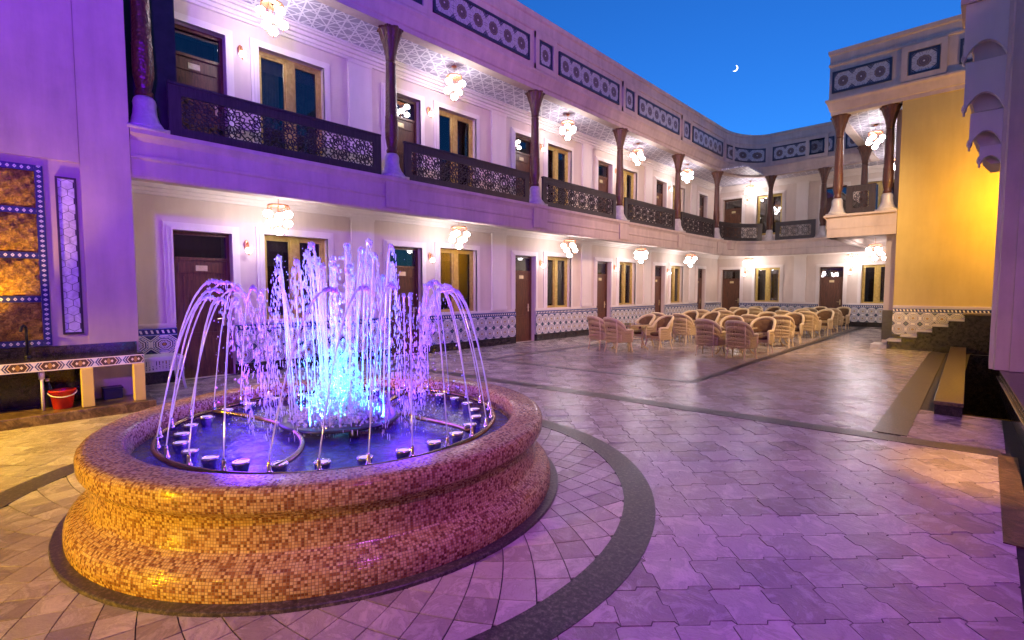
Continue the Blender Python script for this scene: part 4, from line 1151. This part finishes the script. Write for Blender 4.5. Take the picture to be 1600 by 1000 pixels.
def jet_mesh(P0, P1, apex, r0=0.0045, brk=0.5, spread=0.03, seed=0, drops=150):
    rnd = random.Random(seed); P0 = Vector(P0); P1 = Vector(P1); m = MB()
    A = apex-P0.z; drop = P1.z-P0.z
    # z(t) = z0 + b t - c t^2 through the apex height and the landing height
    c_ = 2*A-drop+2*math.sqrt(max(0.0, A*(A-drop))); b_ = drop+c_
    f = lambda t: Vector((P0.x+(P1.x-P0.x)*t, P0.y+(P1.y-P0.y)*t, P0.z+b_*t-c_*t*t))
    ta = b_/(2*c_); pts = []; rr = []; n = 38; te = ta*1.12
    for i in range(n):
        t = te*(1-(1-i/(n-1))**1.5); p = f(t); k = t/te
        j = 0.022*max(0, k-0.55)
        pts.append(p+Vector((rnd.uniform(-j,j), rnd.uniform(-j,j), rnd.uniform(-j,j)))); rr.append((r0+0.004*k)*(1+max(0, k-0.25)*rnd.uniform(-0.4,0.8)))
    m.tube(pts, rr, 6)
    for q in range(2):      # thin side strands that peel off near the crest
        i0 = rnd.randint(12, 20); ex = Vector((rnd.uniform(-.02,.02), rnd.uniform(-.02,.02), rnd.uniform(-.01,.03)))
        m.tube([pts[i]+ex*((i-i0)/(n-i0)) for i in range(i0, n)], [0.003*(0.5+rnd.random()) for i in range(i0, n)], 5)
    for i in range(drops):      # the crest and the fall break into drops
        t = te*rnd.uniform(0.80, 1.0) if i < drops*0.35 else ta+(1-ta)*rnd.random()**0.8
        p = f(t); s_ = spread*(0.3+max(0, t-ta)*1.6)
        p = p+Vector((rnd.gauss(0,s_)*0.6, rnd.gauss(0,s_)*0.6, rnd.gauss(0,s_)*0.7))
        if p.z < 0.41: continue
        st = 1+1.6*max(0, t-ta)
        m.ball(p, rnd.uniform(0.0035, 0.009) if i < drops*0.35 else rnd.uniform(0.0014, 0.0042), 5, 4, (1,1,1.2 if i < drops*0.35 else 2.2+2.5*st))
    return m
lobeL = PC+Vector((-0.46,-0.42,0)); lobeR = PC+Vector((0.46,0.42,0))
NJ = 28
for k in range(NJ):
    t = R_(-97+360/NJ*k); d = Vector((math.cos(t), math.sin(t), 0)); p0 = PC+d*RN
    side = d.dot(Vector((0.74,0.67,0))); lobe = lobeR if side > 0 else lobeL
    ring = put('nozzle', nozz, fo, (p0.x, p0.y, 0)); q = PC+d*(RN-0.135)
    put('lamp_housing', puck, ring, (q.x-p0.x, q.y-p0.y, 0)); put('lamp_lens', puck_glow, ring, (q.x-p0.x, q.y-p0.y, 0))
    p1 = lobe+Vector((random.uniform(-0.12,0.12), random.uniform(-0.12,0.12), 0))
    toward = (p1-p0); rng = toward.length
    land = p0+toward*min(1.25, 0.95/rng if rng > 0.9 else 1.15)
    ap = 1.50+0.10*abs(side)+random.uniform(-0.07,0.07)-0.10*max(0, 0.75-rng)
    part('water_jet', jet_mesh((p0.x,p0.y,0.53), (land.x,land.y,0.41), ap, seed=k), M['jet_water'], fo, True)
for k in range(16):
    t = 2*PI*k/16+0.1; d = Vector((math.cos(t), math.sin(t), 0)); p0 = PC+d*0.40; p1 = PC+d*random.uniform(0.50,0.60)+Vector((random.uniform(-.06,.06),random.uniform(-.06,.06),0))
    part('water_jet', jet_mesh((p0.x,p0.y,0.49), (p1.x,p1.y,0.41), random.uniform(1.62,1.92), 0.005, seed=100+k, spread=0.03, drops=170), M['jet_water'], fo, True)
for k in range(11):
    t = 2*PI*k/11; d = Vector((math.cos(t), math.sin(t), 0)); p0 = PC+d*random.uniform(0.08,0.24); p1 = PC+d*random.uniform(0.26,0.40)
    part('water_jet', jet_mesh((p0.x,p0.y,0.49), (p1.x,p1.y,0.41), random.uniform(1.72,1.95), 0.007, seed=200+k, spread=0.045, drops=200), M['jet_water'], fo, True)
rnd = random.Random(5); m = MB()
for k in range(2600):
    z = 0.42+min(1.4, rnd.expovariate(4.4)); rad = 0.40*math.exp(-(z-0.42)*2.6)+0.035
    t = rnd.uniform(0, 2*PI); r = rad*rnd.random()**0.6
    m.ball((PC.x+r*math.cos(t), PC.y+r*math.sin(t), z), rnd.uniform(0.003,0.013), 5, 3, (1,1,1.5))
for k in range(2400):
    t = rnd.uniform(0, 2*PI); r = 0.42*rnd.random()**0.6; z = 0.44+rnd.random()**1.5*0.26*(1.15-r/0.42)
    m.ball((PC.x+r*math.cos(t), PC.y+r*math.sin(t), z), rnd.uniform(0.004,0.014), 5, 3, (1,1,1.4))
stuff(part('foam', m, M['jet_water'], fo, True))
m = MB()
for k in range(1500):
    lb = (lobeL, lobeR, PC)[k % 3]; z = 0.42+rnd.random()**1.2*(1.1 if k % 3 < 2 else 1.45); t = rnd.uniform(0, 2*PI); r = (0.42 if k % 3 < 2 else 0.55)*rnd.random()**0.7
    m.ball((lb.x+r*math.cos(t), lb.y+r*math.sin(t), z), rnd.uniform(0.002,0.0055), 5, 3, (1,1,1.8))
stuff(part('spray', m, M['spray_water'], fo, True))
for k in range(3):
    t = k*2*PI/3+1.0; q = (PC.x+0.25*math.cos(t), PC.y+0.25*math.sin(t), 0.50)
    lamp('SPOT', q, 300, (0.03,0.10,1.0), fo, 0.05, (PI,0,0), 40, 0.5)
# cyan lamp under the plume
m = MB(); m.lathe([(0.0,0.497),(0.07,0.497)], 16, (PC.x,PC.y), cap=False); part('lamp_lens', m, M['cyan_led'], fo)
# ring and plume lamps; the last four are added above the water
for k in range(13):
    t = R_(-97+360/13*k); d = Vector((math.cos(t), math.sin(t), 0)); q = PC+d*(RN-0.135); tg = PC+d*0.55
    lamp('SPOT', (q.x,q.y,0.51), 130, ((0.38,0.01,1.0),(0.08,0.05,1.0))[k % 2], fo, 0.05, aim((q.x,q.y,0.51), (tg.x,tg.y,1.6)), 75, 0.7)
lamp('SPOT', (PC.x,PC.y,0.51), 2200, (0.03,0.65,1.0), fo, 0.07, (PI,0,0), 60, 0.5)
for k in range(4):
    t = k*PI/2+0.5; lamp('SPOT', (PC.x+0.42*math.cos(t),PC.y+0.42*math.sin(t),0.50), 230, (0.01,0.30,1.0), fo, 0.06, aim((PC.x+0.42*math.cos(t),PC.y+0.42*math.sin(t),0.50),(PC.x,PC.y,1.2)), 90, 0.6)
for (lx, ly) in ((-0.6,-0.5),(0.45,0.4),(0.1,-0.8),(-0.6,0.75)):
    lamp('POINT', (lx,ly,0.70), 16, (0.14,0.03,1.0), fo, 0.15)  # added bare lights for violet glow on pool and rim

# ------------------------------------------------------------------ chandeliers and wall lamps
def chandelier_meshes(drop):
    cn = MB(); cn.lathe([(0.0,0.0),(0.06,0.0),(0.055,-0.02),(0.02,-0.035),(0.0,-0.035)], 14, cap=False); cn.tube([(0,0,-0.03),(0,0,-drop)], 0.006, 6)
    rg = MB(); rg.lathe([(0.03,-drop+0.01),(0.17,-drop),(0.185,-drop-0.02),(0.17,-drop-0.03),(0.03,-drop-0.015)], 20, cap=False)
    for k in range(10):
        t = 2*PI*k/10; rg.tube([(0.175*math.cos(t),0.175*math.sin(t),-drop-0.02),(0.19*math.cos(t),0.19*math.sin(t),-drop-0.055),(0.175*math.cos(t),0.175*math.sin(t),-drop-0.07)], 0.006, 5)
    spots = [(0.185, k*2*PI/3+0.3, 0.17) for k in range(3)]+[(0.165, k*2*PI/3+1.35, 0.31) for k in range(3)]+[(0.0, 0.0, 0.46)]
    G = []
    for (r, t, dz) in spots:
        x, y, z = r*math.cos(t), r*math.sin(t), -drop-dz
        rg.tube([(x*0.9,y*0.9,-drop-0.01),(x,y,z+0.07)], 0.004, 5)
        rg.lathe([(0.022,z+0.055),(0.03,z+0.068),(0.012,z+0.09)], 10, (x,y)); rg.lathe([(0.024,z-0.058),(0.010,z-0.075),(0.014,z-0.085),(0.0,z-0.115)], 10, (x,y), cap=False)
        G.append((x, y, z))
    return cn.mesh('canopy', M['copper'], True), rg.mesh('frame', M['copper'], True), G
gm_ = MB(); gm_.lathe([(0.022,-0.060),(0.050,-0.050),(0.071,-0.024),(0.076,0.0),(0.069,0.027),(0.047,0.050),(0.022,0.060)], 14); globe_me = gm_.mesh('globe', M['globe_glow'], True)
CH = {d: chandelier_meshes(d) for d in (0.22, 0.30)}
def chandelier(x, y, z, drop, label, rz):
    o = thing('chandelier', label, 'chandelier', (x, y, z), rz, 'white globe chandeliers in the galleries')
    cn, rg, G = CH[drop]; put('canopy', cn, o); put('frame', rg, o)
    for g in G: put('globe', globe_me, o, g)
    return o
ordn = ['nearest', 'second', 'third', 'fourth', 'fifth']
for k, y in enumerate((3.44, 7.42, 11.66, 15.65, 19.6)):
    chandelier(-8.98, y, 6.64, 0.22, 'white globe chandelier in the upper gallery of the long wing, %s from the left' % ('first' if k == 0 else ordn[k]), 0.4*k)
for k, y in enumerate((3.47, 7.59, 11.88, 16.1, 20.2)):
    chandelier(-9.05, y, 3.34, 0.30, 'white globe chandelier in the ground arcade of the long wing, %s from the left' % ('first' if k == 0 else ordn[k]), 0.3+0.5*k)
chandelier(-8.20, 24.6, 6.64, 0.22, 'chandelier of white globes in the upper gallery of the far wing', 0.2)
chandelier(-8.17, 24.6, 3.34, 0.30, 'chandelier of white globes in the far arcade, left of the far window', 0.5)
chandelier(-4.07, 24.6, 3.34, 0.30, 'chandelier of white globes in the far arcade, right of the rightmost far door', 0.9)
chandelier(-2.70, 19.0, 6.64, 0.22, 'chandelier of white globes above the small balcony beside the amber wall', 0.1)
chandelier(-2.70, 19.9, 3.34, 0.30, 'chandelier of white globes under the small balcony beside the amber wall, nearer one', 0.7)
chandelier(-2.70, 22.9, 3.34, 0.30, 'chandelier of white globes under the small balcony beside the amber wall, farther one', 1.1)
chandelier(-2.60, 23.4, 6.64, 0.22, 'chandelier of white globes deep in the upper right corner gallery', 0.6)

sc_arm = MB(); sc_arm.lathe([(0.0,-0.09),(0.03,-0.07),(0.045,-0.02),(0.05,0.04),(0.03,0.09),(0.0,0.12)], 12, cap=False)
for i, v_ in enumerate(sc_arm.v): sc_arm.v[i] = (v_[0]*0.35+0.02, v_[1], v_[2])
sc_arm.tube([(0.03,0,0.02),(0.07,0,0.07),(0.11,0,0.06),(0.125,0,0.0),(0.125,0,-0.03)], 0.007, 6)
sc_arm_me = sc_arm.mesh('arm', M['copper'], True)
sg = MB(); sg.lathe([(0.02,-0.035),(0.045,-0.05),(0.058,-0.085),(0.05,-0.12),(0.02,-0.14)], 14, (0.125,0)); sg_me = sg.mesh('glass_shade', M['sconce_glow'], True)
sf = MB(); sf.lathe([(0.02,-0.14),(0.008,-0.155),(0.010,-0.165),(0.0,-0.19)], 10, (0.125,0), cap=False); sf_me = sf.mesh('finial', M['copper'], True)
def sconce(x, y, z, rz, label):
    o = thing('wall_lamp', label, 'wall lamp', (x, y, z), rz, 'white glass wall lamps beside the doors')
    put('arm', sc_arm_me, o); put('glass_shade', sg_me, o); put('finial', sf_me, o)
for k in range(5):
    y = 3.20+4.155*k; od = 'first' if k == 0 else ordn[k]
    sconce(XW+0.003, y, 2.36, 0, 'white glass wall lamp between door and window of the ground arcade, %s from the left' % od)
    sconce(XW+0.003, y, 5.84, 0, 'white glass wall lamp between door and window of the upper gallery, %s from the left' % od)
for i, x in enumerate((-8.55, -4.25)):
    nm = ('left', 'right')[i]
    sconce(x, YW-0.003, 2.36, -PI/2, 'white glass wall lamp on the far ground-floor wall, %s one' % nm)
    sconce(x, YW-0.003, 5.84, -PI/2, 'white glass wall lamp on the far upper wall, %s one' % nm)

# ------------------------------------------------------------------ wicker chairs and tables
def sstep(a, b, x):
    t = min(1, max(0, (x-a)/(b-a))); return t*t*(3-2*t)
def chair_shape():
    def plan(a):
        s_ = math.sin(a); x = 0.285*math.copysign(abs(s_)**0.72, s_)
        if abs(a) <= PI/2: return x, -0.25*math.cos(a)
        return math.copysign(0.285, a), (abs(a)-PI/2)/R_(55)*0.27
    top = lambda a: 0.59+(0.31*max(0.0, math.cos(a))**0.62 if abs(a) < PI/2 else 0.0)
    def P(a, f, off=0.0):
        x, y = plan(a); z = 0.27+(top(a)-0.27)*f
        k = 1-off/0.28
        return (x*k*(1+0.10*max(0,(z-0.45))), y*k-0.20*max(0, z-0.42)*max(0, math.cos(a)), z)
    shell = MB(); A = [R_(-145+290*i/44) for i in range(45)]
    F = [0.0, 0.10, 0.16, 0.26, 0.40, 0.46, 0.58, 0.64, 0.85, 1.0]; gaps = {1, 4, 6}
    for i in range(44):
        am = (A[i]+A[i+1])/2
        for k in range(len(F)-1):
            if k in gaps and abs(am) < R_(62): continue
            shell.quad(P(A[i],F[k]), P(A[i+1],F[k]), P(A[i+1],F[k+1]), P(A[i],F[k+1]))
    for k in gaps:
        for i in range(10, 35): shell.tube([P(A[i],F[k]), P(A[i]+R_(2.5),F[k+1])], 0.005, 4)
    rim = MB(); pts = [P(A[0],0.0), P(A[0],0.4), P(A[0],0.8)]+[P(a,1.0) for a in A]+[P(A[-1],0.8), P(A[-1],0.4), P(A[-1],0.0)]
    rim.tube(pts, [0.022,0.028,0.034]+[0.037]*len(A)+[0.034,0.028,0.022], 8)
    # frame posts at the back corners
    for s_ in (-1, 1):
        rim.tube([P(R_(38)*s_,0.0), P(R_(40)*s_,0.5), P(R_(40)*s_,0.98)], 0.016, 6)
        rim.tube([P(R_(62)*s_,0.0,-0.01), P(R_(62)*s_,0.4,-0.01)], 0.014, 6)
    seat = MB(); seat.box(-0.25, 0.25, -0.20, 0.26, 0.30, 0.37)
    cus = MB(); cus.lathe([(0.0,0.37),(0.22,0.37),(0.245,0.39),(0.245,0.43),(0.22,0.45),(0.0,0.46)], 24, (0,0.03), cap=False)
    bc = MB()
    for i in range(12, 32):
        for k in range(8):
            def Q(ii, kk):
                t_ = (ii-12)/20; v_ = kk/8; bul = 0.03+0.03*math.sin(PI*t_)**0.5*math.sin(PI*v_)**0.5+0.006*math.cos(t_*PI*6)*math.cos(v_*PI*4)
                return P(A[ii], 0.42+0.52*v_, bul)
            bc.quad(Q(i,k), Q(i+1,k), Q(i+1,k+1), Q(i,k+1))
    legs = []
    for sx_, sy_ in ((1,1),(-1,1),(1,-1),(-1,-1)):
        l = MB(); x, y = (0.27, 0.24) if sy_ > 0 else (0.20, -0.19)
        l.tube([(x*sx_, y, 0.32), (x*sx_*1.0, y+0.01*sy_, 0.18), (x*sx_*1.06, y+0.05*sy_, 0.03), (x*sx_*1.07, y+0.055*sy_, 0.0)], [0.02,0.018,0.016,0.018], 8); legs.append(l)
    st = MB()
    st.tube([(0.20,-0.2,0.22),(0.0,-0.21,0.29),(-0.20,-0.2,0.22)], 0.010, 6).tube([(0.27,0.25,0.22),(0.0,0.25,0.29),(-0.27,0.25,0.22)], 0.010, 6)
    return shell, rim, seat, cus, bc, legs, st
sh, rim, seat, cus, bc, legs, st = chair_shape()
CM = {'back_shell': sh.mesh('back_shell', M['wicker'], True), 'rolled_rim': rim.mesh('rolled_rim', M['wicker_pale'], True), 'seat': seat.mesh('seat', M['wicker']), 'seat_cushion': cus.mesh('seat_cushion', M['cushion'], True), 'back_cushion': bc.mesh('back_cushion', M['cushion'], True), 'stretcher': st.mesh('stretcher', M['wicker'], True)}
LM = [l.mesh('leg', M['wicker_pale'], True) for l in legs]
def chair(x, y, rz, label):
    o = thing('wicker_chair', label, 'chair', (x, y, 0.0), rz, 'wicker armchairs round the courtyard tables')
    for nm, me in CM.items():
        p = put(nm, me, o)
        if nm == 'back_shell':
            sm = p.modifiers.new('thickness', 'SOLIDIFY'); sm.thickness = 0.014; sm.offset = 0
    for me in LM: put('leg', me, o)
    o.scale = (0.94, 0.94, 0.95)
tt = MB(); TW = 0.37
P = []
for cx, cy, a0 in ((1,1,0),(-1,1,1),(-1,-1,2),(1,-1,3)):
    for k in range(5): t = PI/2*(a0+k/4); P.append((cx*(TW-0.08)+0.08*math.cos(t), cy*(TW-0.08)+0.08*math.sin(t)))
tt.prism(P, 0.645, 0.66, True); top_me = tt.mesh('table_top', M['table_glass'])
tr_ = MB(); Pe = [(x*1.02, y*1.02) for x, y in P]; tr_.tube([(x,y,0.635) for x, y in Pe], 0.02, 8, closed=True)
for k in range(7): tr_.bar((-TW+0.05, -TW+0.12*k+0.0, 0.625), (TW-0.05, -TW+0.12*k, 0.625), 0.02, 0.012)
trim_me = tr_.mesh('table_rim', M['wicker'], True)
tl_ = []
for sx_, sy_ in ((1,1),(-1,1),(-1,-1),(1,-1)):
    l = MB(); l.tube([(0.30*sx_,0.30*sy_,0.63),(0.24*sx_,0.24*sy_,0.42),(0.21*sx_,0.21*sy_,0.28),(0.26*sx_,0.26*sy_,0.10),(0.33*sx_,0.33*sy_,0.0)], 0.017, 8); tl_.append(l.mesh('leg', M['wicker'], True))
sh_ = MB(); sh_.prism([(-0.2,-0.2),(0.2,-0.2),(0.2,0.2),(-0.2,0.2)], 0.27, 0.285, True); shelf_me = sh_.mesh('shelf', M['wicker'])
def table(x, y, rz, label):
    o = thing('wicker_table', label, 'table', (x, y, 0), rz, 'low square wicker tables in the courtyard')
    put('table_top', top_me, o); put('table_rim', trim_me, o); put('shelf', shelf_me, o)
    for me in tl_: put('leg', me, o)
rows = {'beside the tiled wall': [(-6.72, 11.45, -0.30), (-6.62, 14.55, -0.10), (-6.75, 17.7, 0.05), (-6.65, 20.9, -0.05)],
        'on the open courtyard side': [(-4.33, 12.25, -0.02), (-4.38, 15.35, 0.06), (-4.40, 18.75, -0.06), (-4.45, 22.2, 0.03)]}
for rn, gs in rows.items():
    for gi, (x, y, rz) in enumerate(gs):
        od = ['nearest', 'second', 'third', 'farthest'][gi]
        table(x, y, rz, 'square wicker table %s, %s of its row' % (rn, od))
        c_, s_ = math.cos(rz), math.sin(rz)
        for (dx, dy, fr_, nm) in ((-0.36,-0.72,0.0,'back to fountain, left'), (0.36,-0.72,0.05,'back to fountain, right'), (-0.34,0.72,PI+0.1,'facing fountain, left'), (0.38,0.70,PI-0.12,'facing fountain, right')):
            jx, jy, jr = random.uniform(-.04,.04), random.uniform(-.05,.05), random.uniform(-.12,.12)
            chair(x+c_*dx-s_*dy+jx, y+s_*dx+c_*dy+jy, rz+fr_+jr, 'wicker armchair, %s, %s table %s' % (nm, od, rn))

# ------------------------------------------------------------------ right edge: pillar, ledge, stairwell
pl = thing('pillar', 'violet-lit stepped plaster pillar with scalloped corbels at the right edge', 'pillar', (0, 0, 0))
m = MB()
m.prism([(0.10,9.98),(0.12,9.92),(0.27,9.92),(0.27,9.86),(2.2,9.86),(2.2,10.9),(0.06,10.9),(0.06,10.0)], 0.40, 9.4); part('shaft', m, M['stucco_facade'], pl)
# corbels: three scalloped tiers stepping out to the left as they rise
def scallop(x0, x1, zb, zt, n, depth, y0, y1):
    """plate between x0..x1 whose lower edge is a row of cusped arches"""
    pts = [(x1, zt), (x0, zt), (x0, zb)]; wd = (x1-x0)/n
    for i in range(n):
        for k in range(1, 8):
            t = k/8; pts.append((x0+wd*(i+t), zb+depth*math.sin(PI*t)**0.75))
        pts.append((x0+wd*(i+1), zb))
    m = MB(); L = len(pts)
    m.v = [(x, y0, z) for x, z in pts]+[(x, y1, z) for x, z in pts]
    m.face(range(L)); m.face(list(range(L, 2*L))[::-1])
    for i in range(L): m.face((i, (i+1) % L, L+(i+1) % L, L+i))
    return m
tiers = [(-0.17, 3.36, 3.62, 2), (-0.29, 3.62, 4.12, 2), (-0.37, 4.14, 4.86, 1), (-0.40, 4.88, 6.2, 1)]
for (xx, z0, z1, n) in tiers:
    # cusped face plate, the solid niche block behind it and a small drop at its corner
    part('corbel', scallop(xx, 0.058, z0+0.02, z1+0.015, 1, min(0.26, 0.45*(z1-z0)), 10.02, 10.12), M['plaster_trim'], pl, fix=True)
    m = MB()
    K = 8
    for k in range(K):      # concave niche stepping back behind the face
        a0, a1 = PI/2*k/K, PI/2*(k+1)/K
        m.box(xx+0.035+0.10*(1-math.sin(a1)), 0.056, 10.121+0.02*k, 10.9, z0+0.03+(z1-z0)*0.5*math.sin(a0), z0+0.028+(z1-z0)*0.5*math.sin(a1))
    m.box(xx+0.03, 0.056, 10.121, 10.9, z0+0.03+(z1-z0)*0.5, z1)
    part('corbel_niche', m, M['plaster'], pl)
    m = MB(); m.lathe([(0.0,z0-0.03),(0.016,z0-0.01),(0.010,z0+0.02),(0.030,z0+0.05),(0.034,z0+0.09),(0.018,z0+0.14)], 12, (xx+0.005, 10.05), cap=False); part('pendant', m, M['stucco_facade'], pl, True)
m = MB(); m.box(-0.46, 0.06, 9.98, 10.9, 5.72, 5.85).box(-0.44, 0.058, 10.02, 10.9, 5.851, 9.4); part('corbel_shelf', m, M['stucco_facade'], pl)
lg = thing('granite_ledge', 'low black granite ledge running along the right edge to the violet pillar', 'ledge', (0.24, 7.6, 0), math.atan2(0.16, 3.75))
m = MB(); m.box(0.05, 1.6, -4.0, 2.33, 0.0, 0.26); part('ledge_body', m, M['granite_black'], lg)
m = MB(); m.box(0.0, 1.6, -4.0, 2.36, 0.262, 0.31).box(0.03, 1.6, -4.0, 2.35, 0.311, 0.395); bev(part('coping', m, M['granite_black'], lg), 0.008)
lb_ = thing('granite_kerb', 'long low granite kerb guarding the dark stairwell on the right', 'kerb', (-0.37, 12.1, 0), math.atan2(0.16, 7.9))
m = MB(); m.box(-0.13, 0.13, -4.05, 3.95, -0.02, 0.125); part('kerb_body', m, M['granite_black'], lb_)
m = MB(); m.box(-0.14, 0.14, -4.07, 3.95, 0.127, 0.17); bev(part('coping', m, M['granite_brown'], lb_), 0.006)
sw = thing('stairwell', 'dark stairwell opening between the granite kerb and the pillar', 'stairwell', (PIT[0], PIT[2], 0))
pw, pd = PIT[1]-PIT[0], PIT[3]-PIT[2]
m = MB(); m.quad((0,0,0),(0,0,-2.6),(0,pd,-2.6),(0,pd,0)); m.quad((pw,0,0),(pw,pd,0),(pw,pd,-2.6),(pw,0,-2.6)); m.quad((0,pd,0),(0,pd,-2.6),(pw,pd,-2.6),(pw,pd,0)); m.quad((0,0,0),(pw,0,0),(pw,0,-2.6),(0,0,-2.6)); m.quad((0,0,-2.6),(pw,0,-2.6),(pw,pd,-2.6),(0,pd,-2.6))
part('shaft_lining', m, M['granite_black'], sw)
for k in range(9):
    m = MB(); m.box(0.005, pw-0.005, 0.9+0.3*k, 1.2+0.3*k, -2.59, -0.22-0.17*k); part('step', m, M['granite_black'], sw)
m = MB()
for y in (0.25, 1.05): m.tube([(pw-0.12, y, -0.6), (pw-0.12, y, 0.62)], 0.016, 8)
for z in (0.62, 0.40, 0.18): m.tube([(pw-0.12, 0.25, z), (pw-0.12, 1.05, z)], 0.011, 8)
part('handrail', m, M['black_metal'], sw, True)

# ------------------------------------------------------------------ moon
md = Vector((-0.32, 0.87, 0.37)).normalized(); D = 1200
mo = thing('crescent_moon', 'small white crescent moon in the deep blue sky', 'moon', tuple(Vector((0,0,1.55))+md*D))
mr = 5.6; m = MB(); pts = []
for k in range(25):
    t = R_(-100+200*k/24); pts.append((mr*math.cos(t), mr*math.sin(t)))
for k in range(1, 24):
    t = R_(100-200*k/24); pts.append((-2.1+mr*1.0*math.cos(t)*0.98, mr*math.sin(t)*0.985))
L = len(pts); m.v = [(x, y, 1.0) for x, y in pts]+[(x, y, -1.0) for x, y in pts]
for i in range(24):
    a_, b_ = i, i+1; c_ = L-i if i > 0 else 0; d_ = L-i-1 if i < 23 else 24
    fs = [v for v in dict.fromkeys((a_, b_, d_, c_ % L))]
    if len(fs) >= 3: m.face(fs); m.face([v+L for v in fs][::-1])
for i in range(L): m.face((i, (i+1) % L, L+(i+1) % L, L+i))
o = part('moon_disc', m, M['moon_glow'], mo)
right_v = md.cross(Vector((0,0,1))).normalized(); up_v = right_v.cross(md)
mo.rotation_euler = (Matrix((right_v, up_v, -md)).transposed() @ Matrix.Rotation(R_(-28), 3, 'Z')).to_euler()

# ------------------------------------------------------------------ lamps outside the frame or behind the pillar, some of them added fills
# amber wall lamp on the stair block, just behind the violet pillar
al = thing('amber_lamp', 'amber wall lamp on the corner building, tucked behind the violet pillar', 'wall lamp', (0.55, YR+0.03, 3.85), -PI/2)
m = MB(); m.lathe([(0.05,-0.18),(0.09,-0.14),(0.09,0.14),(0.05,0.18)], 14, (0.16,0)); part('glass_shade', m, M['amber_glow'], al, True)
m = MB(); m.box(0.0, 0.02, -0.06, 0.06, -0.12, 0.12).tube([(0.01,0,0.0),(0.10,0,-0.20),(0.16,0,-0.19)], 0.012, 6); part('arm', m, M['copper'], al)
lamp('POINT', (0.70, YR-1.5, 3.70), 330, (1.0,0.50,0.0), None, 0.1)
lamp('SPOT', (-3.6, -4.4, 1.3), 1550, (1.0,0.56,0.0), None, 0.15, aim((-3.6,-4.4,1.3), (-3.8,0.8,0.30)), 50, 0.8)
lamp('SPOT', (-6.9, -2.2, 2.4), 1100, (1.0,0.60,0.0), None, 0.15, aim((-6.9,-2.2,2.4), (-6.7,0.5,0.0)), 74, 0.8)
lamp('SPOT', (-7.85, -0.5, 0.80), 260, (1.0,0.55,0.0), None, 0.05, aim((-7.85,-0.5,0.80), (-8.41,-0.2,2.1)), 70, 0.7)
lamp('SPOT', (0.85, 5.5, 3.0), 420, (1.0,0.52,0.0), None, 0.05, aim((0.85,5.5,3.0), (0.24,5.75,0.0)), 34, 0.7)
lamp('SPOT', (1.2, -2.0, 5.0), 3800, (0.18,0.0,1.0), None, 0.2, aim((1.2,-2.0,5.0), (-8.4,4.5,5.8)), 84, 0.8)
lamp('SPOT', (1.6, 0.5, 6.0), 950, (0.60,0.10,1.0), None, 0.2, aim((1.6,0.5,6.0), (-0.6,4.8,0.0)), 94, 0.8)
lamp('SPOT', (1.9, 6.0, 7.4), 800, (1.0,0.36,0.55), None, 0.2, aim((1.9,6.0,7.4), (-8.4,12.0,7.4)), 80, 0.9)  # added pink fill to brighten the upper wall and parapets
# added fill light behind the right pillar, brightening the far end
lamp('SPOT', (0.9, 11.3, 6.6), 2300, (1.0,0.70,0.46), None, 0.2, aim((0.9,11.3,6.6), (-7.0,16.0,2.0)), 76, 0.7)
# room lamps behind some of the windows; the first three are added
for k in (2, 3, 4): lamp('POINT', (XW-0.60, 4.1+4.14*k, 2.2), 3.5, (1.0,0.62,0.22), None, 0.06)  # dim lamps added to warm these three windows
lamp('POINT', (XW-0.62, 8.0, 2.2), 9, (1.0,0.55,0.10), None, 0.06)
lamp('POINT', (-3.55, YW+0.62, 2.1), 9, (1.0,0.50,0.08), None, 0.06)
